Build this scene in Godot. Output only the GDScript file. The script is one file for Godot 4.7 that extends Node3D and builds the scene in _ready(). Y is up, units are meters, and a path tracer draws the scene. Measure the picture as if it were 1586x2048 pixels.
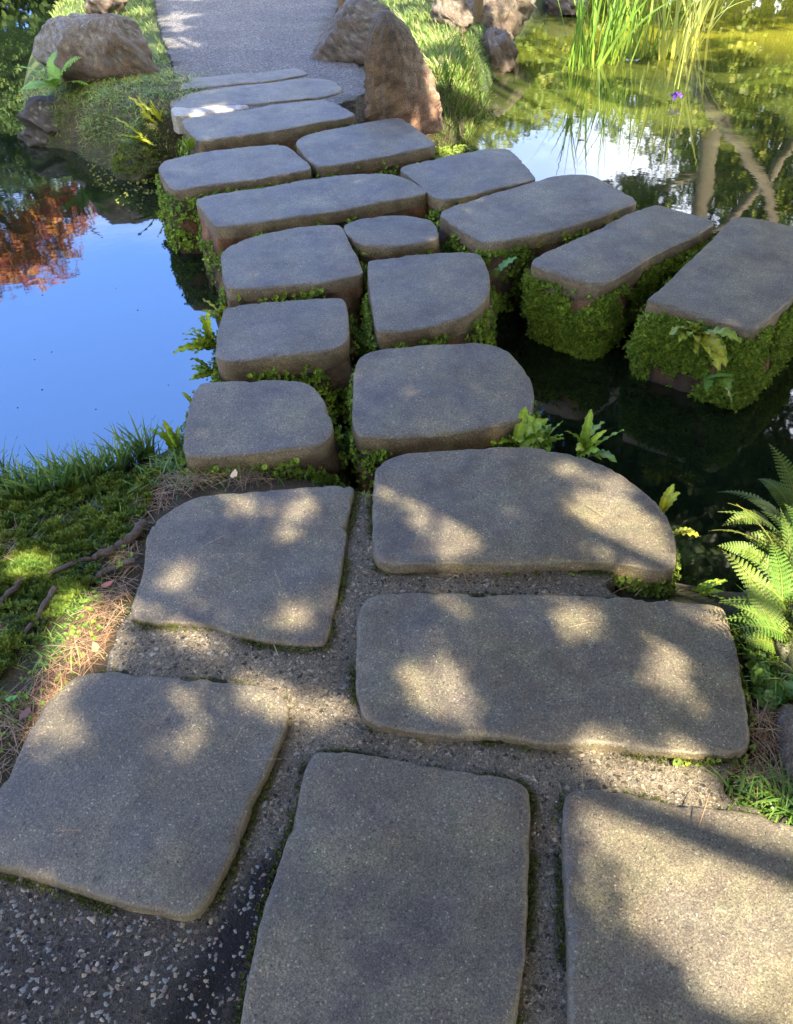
extends Node3D

const WATER := -0.32
const TO_SUN := Vector3(0.3214, 0.7660, 0.5567)
var rng := RandomNumberGenerator.new()
var n1 := FastNoiseLite.new()
var n2 := FastNoiseLite.new()
var n3 := FastNoiseLite.new()
var M := {}
var K := {}
var used := {}
var land := []
var slab_shapes := []

# ------------------------------------------------------------------ names
func numbered(called: String) -> String:
	var k: int = used.get(called, 0)
	used[called] = k + 1
	return called if k == 0 else "%s_%03d" % [called, k]

func tag(o: Node, label: String, category := "", group := "", kind := "") -> Node:
	if label: o.set_meta("label", label)
	if category: o.set_meta("category", category)
	if group: o.set_meta("group", group)
	if kind: o.set_meta("kind", kind)
	return o

func base(called: String, at: Vector3, turn := 0.0) -> Node3D:
	var o := Node3D.new()
	o.name = numbered(called)
	add_child(o)
	o.position = at
	o.rotation.y = turn
	return o

func put(called: String, mesh: Mesh, mat: Material, parent: Node = null, at := Vector3.ZERO) -> MeshInstance3D:
	var o := MeshInstance3D.new()
	o.mesh = mesh
	o.material_override = mat
	o.position = at
	if parent == null:
		o.name = numbered(called)
		add_child(o)
	else:
		o.name = called
		var k := 1
		while parent.has_node(NodePath(o.name)):
			o.name = "%s_%03d" % [called, k]
			k += 1
		parent.add_child(o)
	return o

func many(called: String, mesh: Mesh, mat: Material, xf: Array, cols: Array, parent: Node = null) -> MultiMeshInstance3D:
	var mm := MultiMesh.new()
	mm.transform_format = MultiMesh.TRANSFORM_3D
	mm.use_colors = true
	mm.mesh = mesh
	mm.instance_count = xf.size()
	for i in xf.size():
		mm.set_instance_transform(i, xf[i])
		mm.set_instance_color(i, cols[i])
	var o := MultiMeshInstance3D.new()
	o.multimesh = mm
	o.material_override = mat
	o.set_meta("kind", "stuff")
	if parent == null:
		o.name = numbered(called)
		add_child(o)
	else:
		o.name = called
		parent.add_child(o)
	return o

# ------------------------------------------------------------------ mesh builder
func mb() -> Dictionary:
	return {"v": PackedVector3Array(), "c": PackedColorArray(), "i": PackedInt32Array()}

func vx(b: Dictionary, p: Vector3, c := Color.WHITE) -> int:
	b.v.append(p)
	b.c.append(c)
	return b.v.size() - 1

func tri(b: Dictionary, a: int, c: int, d: int) -> void:
	b.i.append(a); b.i.append(c); b.i.append(d)

func done(b: Dictionary) -> ArrayMesh:
	var n := PackedVector3Array()
	n.resize(b.v.size())
	var v: PackedVector3Array = b.v
	var idx: PackedInt32Array = b.i
	for t in range(0, idx.size(), 3):
		var a := idx[t]; var c := idx[t + 1]; var d := idx[t + 2]
		var fn := (v[d] - v[a]).cross(v[c] - v[a])
		n[a] += fn; n[c] += fn; n[d] += fn
	for k in n.size():
		n[k] = n[k].normalized() if n[k].length_squared() > 1e-20 else Vector3.UP
	var arr := []
	arr.resize(Mesh.ARRAY_MAX)
	arr[Mesh.ARRAY_VERTEX] = v
	arr[Mesh.ARRAY_NORMAL] = n
	arr[Mesh.ARRAY_COLOR] = b.c
	arr[Mesh.ARRAY_INDEX] = idx
	var m := ArrayMesh.new()
	m.add_surface_from_arrays(Mesh.PRIMITIVE_TRIANGLES, arr)
	return m

func tube(b: Dictionary, pts: Array, r0: float, r1: float, sides := 7, c := Color.WHITE, rough := 0.0) -> void:
	var rings := []
	for k in pts.size():
		var d: Vector3 = (pts[mini(k + 1, pts.size() - 1)] - pts[maxi(k - 1, 0)]).normalized()
		var s := d.cross(Vector3.RIGHT if absf(d.x) < 0.8 else Vector3.UP).normalized()
		var u := s.cross(d)
		var r := lerpf(r0, r1, float(k) / (pts.size() - 1))
		var ring := []
		for q in sides:
			var a := TAU * q / sides
			var dirv := s * cos(a) + u * sin(a)
			var p: Vector3 = pts[k] + dirv * r
			if rough > 0.0: p += dirv * r * rough * n3.get_noise_3dv(p * 8.0)
			ring.append(vx(b, p, c))
		rings.append(ring)
	for k in rings.size() - 1:
		for q in sides:
			var q2 := (q + 1) % sides
			tri(b, rings[k][q], rings[k + 1][q], rings[k][q2])
			tri(b, rings[k][q2], rings[k + 1][q], rings[k + 1][q2])
	var e := vx(b, pts[-1], c)
	for q in sides:
		tri(b, rings[-1][q], e, rings[-1][(q + 1) % sides])

# ------------------------------------------------------------------ outlines
func smooth(p: Array, rounds := 2) -> PackedVector2Array:
	var a := PackedVector2Array(p)
	for r in rounds:
		var o := PackedVector2Array()
		for k in a.size():
			var q := a[(k + 1) % a.size()]
			o.append(a[k].lerp(q, 0.25))
			o.append(a[k].lerp(q, 0.75))
		a = o
	return a

func resample(a: PackedVector2Array, step: float) -> PackedVector2Array:
	var o := PackedVector2Array()
	var carry := 0.0
	for k in a.size():
		var p := a[k]
		var q := a[(k + 1) % a.size()]
		var l := p.distance_to(q)
		var t := carry
		while t < l:
			o.append(p.lerp(q, t / l))
			t += step
		carry = t - l
	return o

func edge_dist(p: Vector2, a: PackedVector2Array) -> float:
	var best := 1e9
	for k in a.size():
		var u := a[k]
		var w := a[(k + 1) % a.size()] - u
		var t := clampf((p - u).dot(w) / maxf(w.length_squared(), 1e-9), 0.0, 1.0)
		best = minf(best, (p - u - w * t).length_squared())
	return sqrt(best)

func signed_in(p: Vector2, a: PackedVector2Array) -> float:     # > 0 inside
	var d := edge_dist(p, a)
	return d if Geometry2D.is_point_in_polygon(p, a) else -d

func cw(a: PackedVector2Array) -> PackedVector2Array:
	if Geometry2D.is_polygon_clockwise(a):
		a = a.duplicate()
		a.reverse()
	return a

func prep(p: Array, step := 0.014, jitter := 0.004, rounds := 2) -> PackedVector2Array:
	var a := resample(cw(smooth(p, rounds)), step)
	var o := PackedVector2Array()
	for k in a.size():
		var t := (a[(k + 1) % a.size()] - a[(k + a.size() - 1) % a.size()]).normalized()
		var nn := Vector2(t.y, -t.x)
		o.append(a[k] + nn * (n1.get_noise_2dv(a[k] * 9.0) * jitter * 1.2 + n3.get_noise_2dv(a[k] * 45.0) * jitter * 0.8))
	return o

func outward(a: PackedVector2Array, k: int) -> Vector2:
	var t := (a[(k + 2) % a.size()] - a[(k + a.size() - 2) % a.size()]).normalized()
	var nn := Vector2(t.y, -t.x)
	return nn

func side_wave(q: Vector3) -> float:
	return 0.005 * n1.get_noise_3dv(q * 7.0) + 0.003 * n2.get_noise_3dv(q * 18.0) + 0.002 * n3.get_noise_3dv(q * 45.0)

# A slab: rounded upper edge, worn top, side down to -depth. colour(p, d, y) gives the vertex colour
func slab_mesh(o: PackedVector2Array, depth: float, r: float, spacing: float, colour: Callable, wave := 0.004, rim := 0.0) -> ArrayMesh:
	var b := mb()
	var n := o.size()
	var nrm := PackedVector2Array()
	for k in n:
		var t := Vector2.ZERO
		for w in range(1, 6): t += (o[(k + w) % n] - o[(k + n - w) % n]).normalized()
		t = t.normalized()
		nrm.append(Vector2(t.y, -t.x))
	var top_y := func(p: Vector2, d: float) -> float: return n1.get_noise_2dv(p * 2.2) * wave * 2.0 + n2.get_noise_2dv(p * 9.0) * wave * 0.6 - rim * exp(-d / 0.05)
	var rings := []
	var inner := PackedVector2Array()
	for step in [0.0, 0.08, 0.22, 0.45, 0.72, 1.0, 1.5]:
		var ring := []
		for k in n:
			var rl: float = r * (0.8 + 0.7 * n2.get_noise_2dv(o[k] * 7.0) + 3.0 * maxf(0.0, n3.get_noise_2dv(o[k] * 13.0) - 0.28))
			var d: float = rl * minf(step, 1.0) + r * 0.7 * maxf(0.0, step - 1.0)
			var p := o[k] - nrm[k] * d
			var y: float = top_y.call(p, d)
			if step < 1.0: y -= rl * (1.0 - sqrt(maxf(0.0, 1.0 - (1.0 - step) * (1.0 - step))))
			ring.append(vx(b, Vector3(p.x, y, p.y), colour.call(p, d, y)))
			if step == 1.5: inner.append(p)
		if rings.size() > 0:
			for k in n:
				var k2 := (k + 1) % n
				tri(b, rings[-1][k], rings[-1][k2], ring[k])
				tri(b, rings[-1][k2], ring[k2], ring[k])
		rings.append(ring)
	var pts := PackedVector2Array(inner)
	var ids: Array = rings[-1].duplicate()
	var lo := o[0]; var hi := o[0]
	for p in o:
		lo = lo.min(p); hi = hi.max(p)
	var x := lo.x
	while x < hi.x:
		var z := lo.y
		while z < hi.y:
			var p := Vector2(x + rng.randf_range(-0.3, 0.3) * spacing, z + rng.randf_range(-0.3, 0.3) * spacing)
			if Geometry2D.is_point_in_polygon(p, inner):
				var d := edge_dist(p, o)
				if d > 1.6 * r + spacing * 0.3:
					var y: float = top_y.call(p, d)
					pts.append(p)
					ids.append(vx(b, Vector3(p.x, y, p.y), colour.call(p, d, y)))
			z += spacing
		x += spacing
	var T := Geometry2D.triangulate_delaunay(pts)
	for t in range(0, T.size(), 3):
		var a := pts[T[t]]; var c := pts[T[t + 1]]; var e := pts[T[t + 2]]
		if not Geometry2D.is_point_in_polygon((a + c + e) / 3.0, inner): continue
		if (c - a).cross(e - a) > 0.0: tri(b, ids[T[t]], ids[T[t + 1]], ids[T[t + 2]])
		else: tri(b, ids[T[t]], ids[T[t + 2]], ids[T[t + 1]])
	var prev: Array = rings[0]
	var rows := maxi(2, int(depth / 0.014))
	for w in range(1, rows + 1):
		var ring := []
		for k in n:
			var y0: float = b.v[k].y
			var y := lerpf(y0, -depth, float(w) / rows)
			var q := Vector3(o[k].x, y, o[k].y)
			var f := side_wave(q) * minf(1.0, float(w) / 3.0)
			ring.append(vx(b, Vector3(o[k].x + nrm[k].x * f, y, o[k].y + nrm[k].y * f), colour.call(o[k], -1.0, y)))
		for k in n:
			var k2 := (k + 1) % n
			tri(b, prev[k], ring[k], prev[k2])
			tri(b, prev[k2], ring[k], ring[k2])
		prev = ring
	return done(b)

# ------------------------------------------------------------------ textures
func speck_image(size: int, seed_: int, grain: float, spots: int, rmin: float, rmax: float, spot_lo: float, spot_hi: float, mean: float) -> Array:
	var g := RandomNumberGenerator.new()
	g.seed = seed_
	var h := PackedFloat32Array()
	h.resize(size * size)
	for k in size * size: h[k] = g.randf()
	var h2 := PackedFloat32Array()
	h2.resize(size * size / 16)
	for k in h2.size(): h2[k] = g.randf() - 0.5
	var q4 := size / 4
	var s := PackedFloat32Array()
	s.resize(size * size)
	for y in size:
		var r0 := y * size
		var r1 := ((y + 1) % size) * size
		for x in size:
			var x1 := (x + 1) % size
			s[r0 + x] = mean + grain * 0.55 * h2[(y / 4) * q4 + x / 4] + grain * ((h[r0 + x] + h[r0 + x1] + h[r1 + x] + h[r1 + x1]) * 0.5 - 1.0)
	var tint := PackedFloat32Array()
	tint.resize(size * size)
	for k in spots:
		var cx := g.randi() % size; var cy := g.randi() % size
		var r := lerpf(rmin, rmax, pow(g.randf(), 3.0))
		var val := lerpf(spot_lo, spot_hi, pow(g.randf(), 1.6)) if g.randf() < 0.72 else mean - g.randf_range(0.12, 0.34)
		var tn := g.randf_range(-1.0, 1.0)
		var e := g.randf_range(0.6, 1.0); var an := g.randf() * PI
		var ca := cos(an); var sa := sin(an)
		var ri := int(ceil(r / e))
		for dy in range(-ri, ri + 1):
			for dx in range(-ri, ri + 1):
				var u := dx * ca + dy * sa; var w := (-dx * sa + dy * ca)
				var q := (u * u * e * e + w * w / (e * e)) / (r * r)
				if q <= 1.0:
					var at := ((cy + dy + size) % size) * size + (cx + dx + size) % size
					s[at] = lerpf(s[at], val, clampf((1.0 - q) * 2.5, 0.3, 1.0))
					tint[at] = tn
	var col := PackedByteArray()
	col.resize(size * size * 3)
	var bump := PackedByteArray()
	bump.resize(size * size)
	for k in size * size:
		var val := s[k]
		col[k * 3] = int(clampf(val * (1.0 + 0.05 * tint[k]), 0.0, 1.0) * 255.0)
		col[k * 3 + 1] = int(clampf(val, 0.0, 1.0) * 255.0)
		col[k * 3 + 2] = int(clampf(val * (1.0 - 0.07 * tint[k]), 0.0, 1.0) * 255.0)
		bump[k] = int(clampf(val, 0.0, 1.0) * 255.0)
	return [ImageTexture.create_from_image(Image.create_from_data(size, size, false, Image.FORMAT_RGB8, col)), ImageTexture.create_from_image(Image.create_from_data(size, size, false, Image.FORMAT_L8, bump))]

func mat(col: Color, rough := 0.8, vertex := true) -> StandardMaterial3D:
	var m := StandardMaterial3D.new()
	m.albedo_color = col
	m.roughness = rough
	m.vertex_color_use_as_albedo = vertex
	return m

func grainy(tex: Array, tile: float, relief: float, rough: float) -> StandardMaterial3D:
	var m := mat(Color.WHITE, rough)
	m.albedo_texture = tex[0]
	m.uv1_triplanar = true
	m.uv1_world_triplanar = true
	m.uv1_scale = Vector3.ONE / tile
	m.heightmap_enabled = true
	m.heightmap_texture = tex[1]
	m.heightmap_scale = relief
	m.metallic_specular = 0.5
	return m

func stain_image() -> ImageTexture:
	var size := 512
	var im := Image.create(size, size, false, Image.FORMAT_RGBA8)
	var fa := FastNoiseLite.new()
	fa.seed = 77
	fa.frequency = 0.011
	fa.fractal_octaves = 5
	var fb := FastNoiseLite.new()
	fb.seed = 78
	fb.frequency = 0.05
	fb.fractal_octaves = 3
	for y in size:
		for x in size:
			# a torus in noise space would cost more; the tile is larger than any slab, so its seam seldom shows
			var wx := minf(1.0, minf(x, size - x) / 40.0) * minf(1.0, minf(y, size - y) / 40.0)
			var a := fa.get_noise_2d(x, y) * wx
			var b := fb.get_noise_2d(x, y) * wx
			var v := 0.88 + 0.20 * a + 0.09 * b
			v -= 0.10 * smoothstep(0.16, 0.30, b) * smoothstep(-0.1, 0.2, a)
			var g := clampf(v, 0.42, 1.0)
			im.set_pixel(x, y, Color(g, g * (0.985 + 0.04 * b), g * (0.95 - 0.12 * a), 1.0))
	var gsp := RandomNumberGenerator.new()
	gsp.seed = 79
	for k in 150:
		var cx := gsp.randi_range(8, size - 9); var cy := gsp.randi_range(8, size - 9)
		var rr := gsp.randf_range(0.5, 0.9) if k < 120 else gsp.randf_range(0.9, 1.6)
		var lich := k % 3 == 0
		for dy in range(-4, 5):
			for dx in range(-4, 5):
				if Vector2(dx, dy).length() < rr + gsp.randf_range(-0.5, 0.4):
					im.set_pixel(cx + dx, cy + dy, Color(1, 1, 0.96) if lich else Color(0.6, 0.58, 0.53))
	return ImageTexture.create_from_image(im)

func leafy(rough := 0.5, back := 0.5) -> StandardMaterial3D:
	var m := mat(Color.WHITE, rough)
	m.cull_mode = BaseMaterial3D.CULL_DISABLED
	m.metallic_specular = 0.4
	m.backlight_enabled = true
	m.backlight = Color(back, back, back)
	return m

func make_materials() -> void:
	var fine := speck_image(1024, 11, 0.26, 13000, 0.8, 2.6, 0.72, 1.0, 0.57)
	var coarse := speck_image(1024, 23, 0.34, 17000, 1.2, 6.5, 0.55, 0.95, 0.60)
	var dusty := speck_image(512, 37, 0.45, 700, 0.8, 2.5, 0.2, 0.95, 0.68)
	M.slab = grainy(fine, 0.95, 0.18, 0.62)
	M.slab.detail_enabled = true
	M.slab.detail_albedo = stain_image()
	M.slab.detail_blend_mode = BaseMaterial3D.BLEND_MODE_MUL
	M.slab.detail_uv_layer = BaseMaterial3D.DETAIL_UV_2
	M.slab.uv2_triplanar = true
	M.slab.uv2_world_triplanar = true
	M.slab.uv2_scale = Vector3.ONE / 1.7
	M.slab.uv2_offset = Vector3(0.37, 0.2, 0.61)
	M.concrete = grainy(coarse, 0.85, 0.35, 0.8)
	M.concrete.metallic_specular = 0.3
	M.asphalt = grainy(speck_image(512, 51, 0.42, 5200, 0.7, 2.0, 0.70, 1.0, 0.55), 1.35, 1.2, 0.8)
	M.pier = grainy(dusty, 0.42, 0.5, 0.85)
	M.rock = grainy(dusty, 0.55, 0.5, 0.8)
	M.soil = grainy(dusty, 0.35, 0.8, 0.95)
	for q in ["rock", "pier"]:
		M[q].detail_enabled = true
		M[q].detail_albedo = M.slab.detail_albedo
		M[q].detail_blend_mode = BaseMaterial3D.BLEND_MODE_MUL
		M[q].detail_uv_layer = BaseMaterial3D.DETAIL_UV_2
		M[q].uv2_triplanar = true
		M[q].uv2_scale = Vector3.ONE / 0.6
	M.leaf = leafy(0.5, 0.55)
	M.gloss = leafy(0.5, 0.5)
	M.grass = leafy(0.45, 0.6)
	M.moss = leafy(0.7, 0.35)
	M.bark = mat(Color.WHITE, 0.9)
	M.bark.albedo_texture = dusty[0]
	M.bark.uv1_triplanar = true
	M.bark.uv1_scale = Vector3(3, 3, 3)
	M.dry = mat(Color.WHITE, 0.7)
	M.pebble = mat(Color.WHITE, 0.5)
	M.petal = leafy(0.5, 0.5)
	var w := mat(Color.WHITE, 0.03)
	w.refraction_enabled = true
	w.refraction_scale = 0.11
	var nt := NoiseTexture2D.new()
	nt.width = 512; nt.height = 512
	nt.seamless = true
	nt.as_normal_map = true
	nt.bump_strength = 2.0
	var fn := FastNoiseLite.new()
	fn.seed = 5
	fn.frequency = 0.012
	fn.fractal_octaves = 3
	nt.noise = fn
	w.normal_enabled = true
	w.normal_texture = nt
	w.normal_scale = 0.05
	w.uv1_triplanar = true
	w.uv1_world_triplanar = true
	w.uv1_scale = Vector3(0.7, 0.7, 1.1)
	M.water = w

# ------------------------------------------------------------------ ground height
func land_dist(p: Vector2) -> float:
	var best := -1e9
	for a in land:
		var d := signed_in(p, a)
		best = maxf(best, d)
	# the far bank round the pond
	var far := maxf(-p.y - 12.0 + 0.9 * sin(p.x * 0.6), maxf(absf(p.x - 0.5) - 9.0, -3.1 - p.x + minf(0.0, (p.y + 7.6) * 3.0)))
	if p.y > 1.0: far = maxf(far, p.y - 0.4)
	return maxf(best, far)

func ground_y(p: Vector2) -> float:
	var d := land_dist(p)
	var y := WATER + (d * 1.6 if d < 0.0 else 0.0)
	if d > 0.0:
		y = WATER + 0.27 * (1.0 - exp(-d / 0.11)) + 0.012 * n2.get_noise_2dv(p * 5.0) * minf(1.0, d * 12.0)
	# the grassy hump between the standing rock and the water
	y += 0.16 * exp(-((p - Vector2(0.42, -5.35)) * Vector2(2.6, 1.1)).length_squared()) * clampf(d * 6.0, 0.0, 1.0)
	# the rising bank beneath the boulder
	y += 0.10 * exp(-((p - Vector2(-1.62, -5.5)) * Vector2(1.6, 1.6)).length_squared()) * clampf(d * 6.0, 0.0, 1.0)
	return maxf(y, -0.95)

func axis_steps(lo: float, hi: float, step: float, reach: float) -> PackedFloat32Array:
	var a := PackedFloat32Array()
	var left := []
	var s := step
	var x := lo
	while x > -reach:
		s *= 1.35
		x -= s
		left.append(x)
	left.reverse()
	for k in left: a.append(k)
	x = lo
	while x <= hi:
		a.append(x)
		x += step
	s = step
	while x < reach:
		a.append(x)
		s *= 1.35
		x += s
	return a

# ------------------------------------------------------------------ rocks
func rock_mesh(radii: Vector3, seed_: int, cuts: int, rough: float, colour: Callable, sub := 40) -> ArrayMesh:
	var g := RandomNumberGenerator.new()
	g.seed = seed_
	var planes := []
	for k in cuts:
		var d := Vector3(g.randf_range(-1, 1), g.randf_range(-0.6, 1), g.randf_range(-1, 1)).normalized()
		planes.append([d, g.randf_range(0.62, 0.88)])
	var b := mb()
	var off := Vector3(seed_ * 7.1, seed_ * 3.3, seed_ * 1.7)
	for la in sub + 1:
		var th := PI * la / sub
		for lo in sub * 2:
			var ph := TAU * lo / (sub * 2)
			var p := Vector3(sin(th) * cos(ph), cos(th), sin(th) * sin(ph))
			for pl in planes:
				var over: float = p.dot(pl[0]) - pl[1]
				if over > 0.0: p -= pl[0] * over * 0.9
			var q := p + off
			p *= 1.0 + rough * (0.35 * n1.get_noise_3dv(q * 1.6) + 0.18 * n2.get_noise_3dv(q * 4.0) + 0.08 * n3.get_noise_3dv(q * 12.0) + 0.05 * n3.get_noise_3dv(q * 30.0))
			vx(b, p * radii, colour.call(p, q))
	var w := sub * 2
	for la in sub:
		for lo in w:
			var a := la * w + lo; var c := la * w + (lo + 1) % w
			tri(b, a, c, a + w)
			tri(b, c, c + w, a + w)
	return done(b)

func rock_color(grey: Color, brown: Color, dark: Color, top_grey: float) -> Callable:
	return func(p: Vector3, q: Vector3) -> Color:
		var k := clampf(0.5 + 1.1 * n1.get_noise_3dv(q * 2.3) + 0.5 * n3.get_noise_3dv(q * 9.0) - top_grey * p.y + 0.45 * p.z, 0.0, 1.0)
		var c := grey.lerp(brown, k)
		c = c.lerp(dark, clampf(n2.get_noise_3dv(q * 5.0) * 1.8 - 0.15, 0.0, 0.75))
		return (c * 0.92 * (1.0 + 0.55 * n3.get_noise_3dv(q * 16.0))).lerp(Color(0.62, 0.60, 0.52), clampf(n3.get_noise_3dv(q * 6.0 + Vector3(9, 9, 9)) * 4.0 - 1.5, 0.0, 0.6) * clampf(p.y + 0.5, 0.0, 1.0))

# ------------------------------------------------------------------ small plants
func blade_mesh(segs: int, bend: float, width: float) -> ArrayMesh:       # height 1, leaning to +z
	var b := mb()
	for k in segs + 1:
		var t := float(k) / segs
		var wv := width * (1.0 - pow(t, 1.8)) * (0.7 + 0.6 * sin(minf(t * 2.0, 1.0) * PI / 2.0)) * 0.8
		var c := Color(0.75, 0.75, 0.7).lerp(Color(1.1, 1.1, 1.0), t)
		var y := t * (1.0 - 0.25 * bend * t)
		var z := bend * t * t
		vx(b, Vector3(-wv, y, z), c)
		vx(b, Vector3(wv, y, z + width * 0.4), c)
	for k in segs:
		tri(b, k * 2, k * 2 + 2, k * 2 + 1)
		tri(b, k * 2 + 1, k * 2 + 2, k * 2 + 3)
	return done(b)

func leaf_poly(b: Dictionary, at: Vector3, along: Vector3, side: Vector3, l: float, w: float, c: Color) -> void:
	var nrm := along.cross(side).normalized()
	var a := vx(b, at, c)
	var m := vx(b, at + along * l * 0.55 + nrm * w * 0.12, c)
	var e := vx(b, at + along * l, c)
	var s1 := vx(b, at + along * l * 0.3 + side * w * 0.5 + nrm * w * 0.2, c)
	var s2 := vx(b, at + along * l * 0.7 + side * w * 0.42 + nrm * w * 0.2, c)
	var r1 := vx(b, at + along * l * 0.3 - side * w * 0.5 + nrm * w * 0.2, c)
	var r2 := vx(b, at + along * l * 0.7 - side * w * 0.42 + nrm * w * 0.2, c)
	tri(b, a, s1, m); tri(b, s1, s2, m); tri(b, s2, e, m)
	tri(b, a, m, r1); tri(b, r1, m, r2); tri(b, r2, m, e)

func rosette_mesh(leaves: int, tilt: float, l: float, w: float, seed_: int) -> ArrayMesh:    # leaflets round +y
	var g := RandomNumberGenerator.new()
	g.seed = seed_
	var b := mb()
	for k in leaves:
		var a := TAU * k / leaves + g.randf_range(-0.4, 0.4)
		var t := tilt + g.randf_range(-0.35, 0.35)
		var al := Vector3(cos(a) * cos(t), sin(t), sin(a) * cos(t))
		var c := Color.WHITE * g.randf_range(0.75, 1.2)
		leaf_poly(b, al * l * 0.15 + Vector3.UP * g.randf() * l * 0.4, al, Vector3(-sin(a), 0, cos(a)), l * g.randf_range(0.7, 1.15), w * g.randf_range(0.8, 1.2), c)
	return done(b)

func turned(up: Vector3, spin: float, s: float) -> Basis:
	var x := up.cross(Vector3(0.31, 0.2, 0.93)).normalized()
	var z := x.cross(up).normalized()
	return Basis(x, up.normalized(), z) * Basis(Vector3.UP, spin) * Basis.from_scale(Vector3.ONE * s)

func grass_patch(called: String, label: String, poly: Array, count: int, hmin: float, hmax: float, lean: float, cols: Array, y_add := 0.0, density := 0.0, fixed_y := -9.0) -> void:
	var a := PackedVector2Array(poly)
	var lo := a[0]; var hi := a[0]
	for p in a:
		lo = lo.min(p); hi = hi.max(p)
	var xf := []
	var cs := []
	var tries := 0
	while xf.size() < count and tries < count * 12:
		tries += 1
		var p := Vector2(rng.randf_range(lo.x, hi.x), rng.randf_range(lo.y, hi.y))
		if not Geometry2D.is_point_in_polygon(p, a): continue
		if density > 0.0 and n2.get_noise_2dv(p * 6.0) < rng.randf_range(-0.5, 0.5) * density: continue
		var y := (ground_y(p) if fixed_y < -5.0 else fixed_y) + y_add
		if y < WATER - 0.08: continue
		var h := lerpf(hmin, hmax, rng.randf() * (0.6 + 0.4 * n1.get_noise_2dv(p * 3.0) + 0.2))
		var bs := Basis(Vector3.UP, rng.randf() * TAU) * Basis(Vector3.RIGHT, rng.randf() * lean)
		xf.append(Transform3D(bs * Basis.from_scale(Vector3(h * 0.6 + 0.04, h, h)), Vector3(p.x, y - 0.006, p.y)))
		var c: Color = cols[rng.randi() % cols.size()]
		cs.append(c * rng.randf_range(0.7, 1.25))
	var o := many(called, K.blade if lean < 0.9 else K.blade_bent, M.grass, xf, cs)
	tag(o, label, "grass")

func scatter_needles(called: String, label: String, poly: Array, count: int, lmin: float, lmax: float, fixed_y := -9.0, steep := 0.16) -> void:
	var a := PackedVector2Array(poly)
	var lo := a[0]; var hi := a[0]
	for p in a:
		lo = lo.min(p); hi = hi.max(p)
	var xf := []
	var cs := []
	var tries := 0
	while xf.size() < count and tries < count * 12:
		tries += 1
		var p := Vector2(rng.randf_range(lo.x, hi.x), rng.randf_range(lo.y, hi.y))
		if not Geometry2D.is_point_in_polygon(p, a): continue
		if n2.get_noise_2dv(p * 7.0) < rng.randf_range(-0.6, 0.3): continue
		var y := ground_y(p) if fixed_y < -5.0 else fixed_y
		var l := rng.randf_range(lmin, lmax)
		var bs := Basis(Vector3.UP, rng.randf() * TAU) * Basis(Vector3.RIGHT, rng.randf_range(-steep, steep * 0.4))
		xf.append(Transform3D(bs * Basis.from_scale(Vector3(rng.randf_range(0.8, 1.4), l * rng.randf_range(0.5, 1.5), l)), Vector3(p.x, y + 0.004 + rng.randf() * 0.014, p.y)))
		cs.append([Color(0.17, 0.085, 0.035), Color(0.20, 0.13, 0.065), Color(0.10, 0.055, 0.03), Color(0.26, 0.19, 0.10)][rng.randi() % 4] * rng.randf_range(0.7, 1.2))
	tag(many(called, K.needle, M.dry, xf, cs), label, "pine needles")

# strap leaf of a hart's tongue fern; one mesh per leaf, in the plant's own axes
func strap_leaf(dir: Vector3, length: float, width: float, droop: float, c: Color, waves := 5.0) -> ArrayMesh:
	var b := mb()
	var segs := 16
	var side := dir.cross(Vector3.UP).normalized()
	if side.length() < 0.5: side = Vector3.RIGHT
	side = side.rotated(dir.normalized(), rng.randf_range(-0.7, 0.7))
	var p := Vector3.ZERO
	var d := dir.normalized()
	var ph := rng.randf() * TAU
	for k in segs + 1:
		var t := float(k) / segs
		var wv := width * 0.5 * (0.12 if t < 0.06 else 1.0) * pow(sin(PI * clampf(t * 0.93 + 0.06, 0.0, 1.0)), 0.6)
		var nrm := side.cross(d).normalized()
		var tone := c.lerp(Color(c.r * 1.25 + 0.02, c.g * 1.15, c.b), t * 0.5)
		var rib := Color(c.r * 1.5 + 0.03, c.g * 1.35, c.b * 1.2)
		var vein := 1.0 if k % 2 == 0 else 0.78
		var u := sin(t * waves * TAU + ph) * width * 0.13
		var w2 := sin(t * waves * TAU + ph + 1.8) * width * 0.13
		vx(b, p - side * wv * (1.0 + 0.12 * sin(t * waves * TAU * 2.0)) + nrm * (u + wv * 0.25), tone * vein)
		vx(b, p - side * wv * 0.5 + nrm * (u * 0.3 + wv * 0.2), tone * vein)
		vx(b, p, rib)
		vx(b, p + side * wv * 0.5 + nrm * (w2 * 0.3 + wv * 0.2), tone * vein)
		vx(b, p + side * wv * (1.0 + 0.12 * cos(t * waves * TAU * 2.0)) + nrm * (w2 + wv * 0.25), tone * vein)
		p += d * length / segs
		d = (d + Vector3.DOWN * droop / segs).normalized()
	for k in segs:
		for q in 4:
			var a := k * 5 + q
			tri(b, a, a + 5, a + 1)
			tri(b, a + 1, a + 5, a + 6)
	return done(b)

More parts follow.
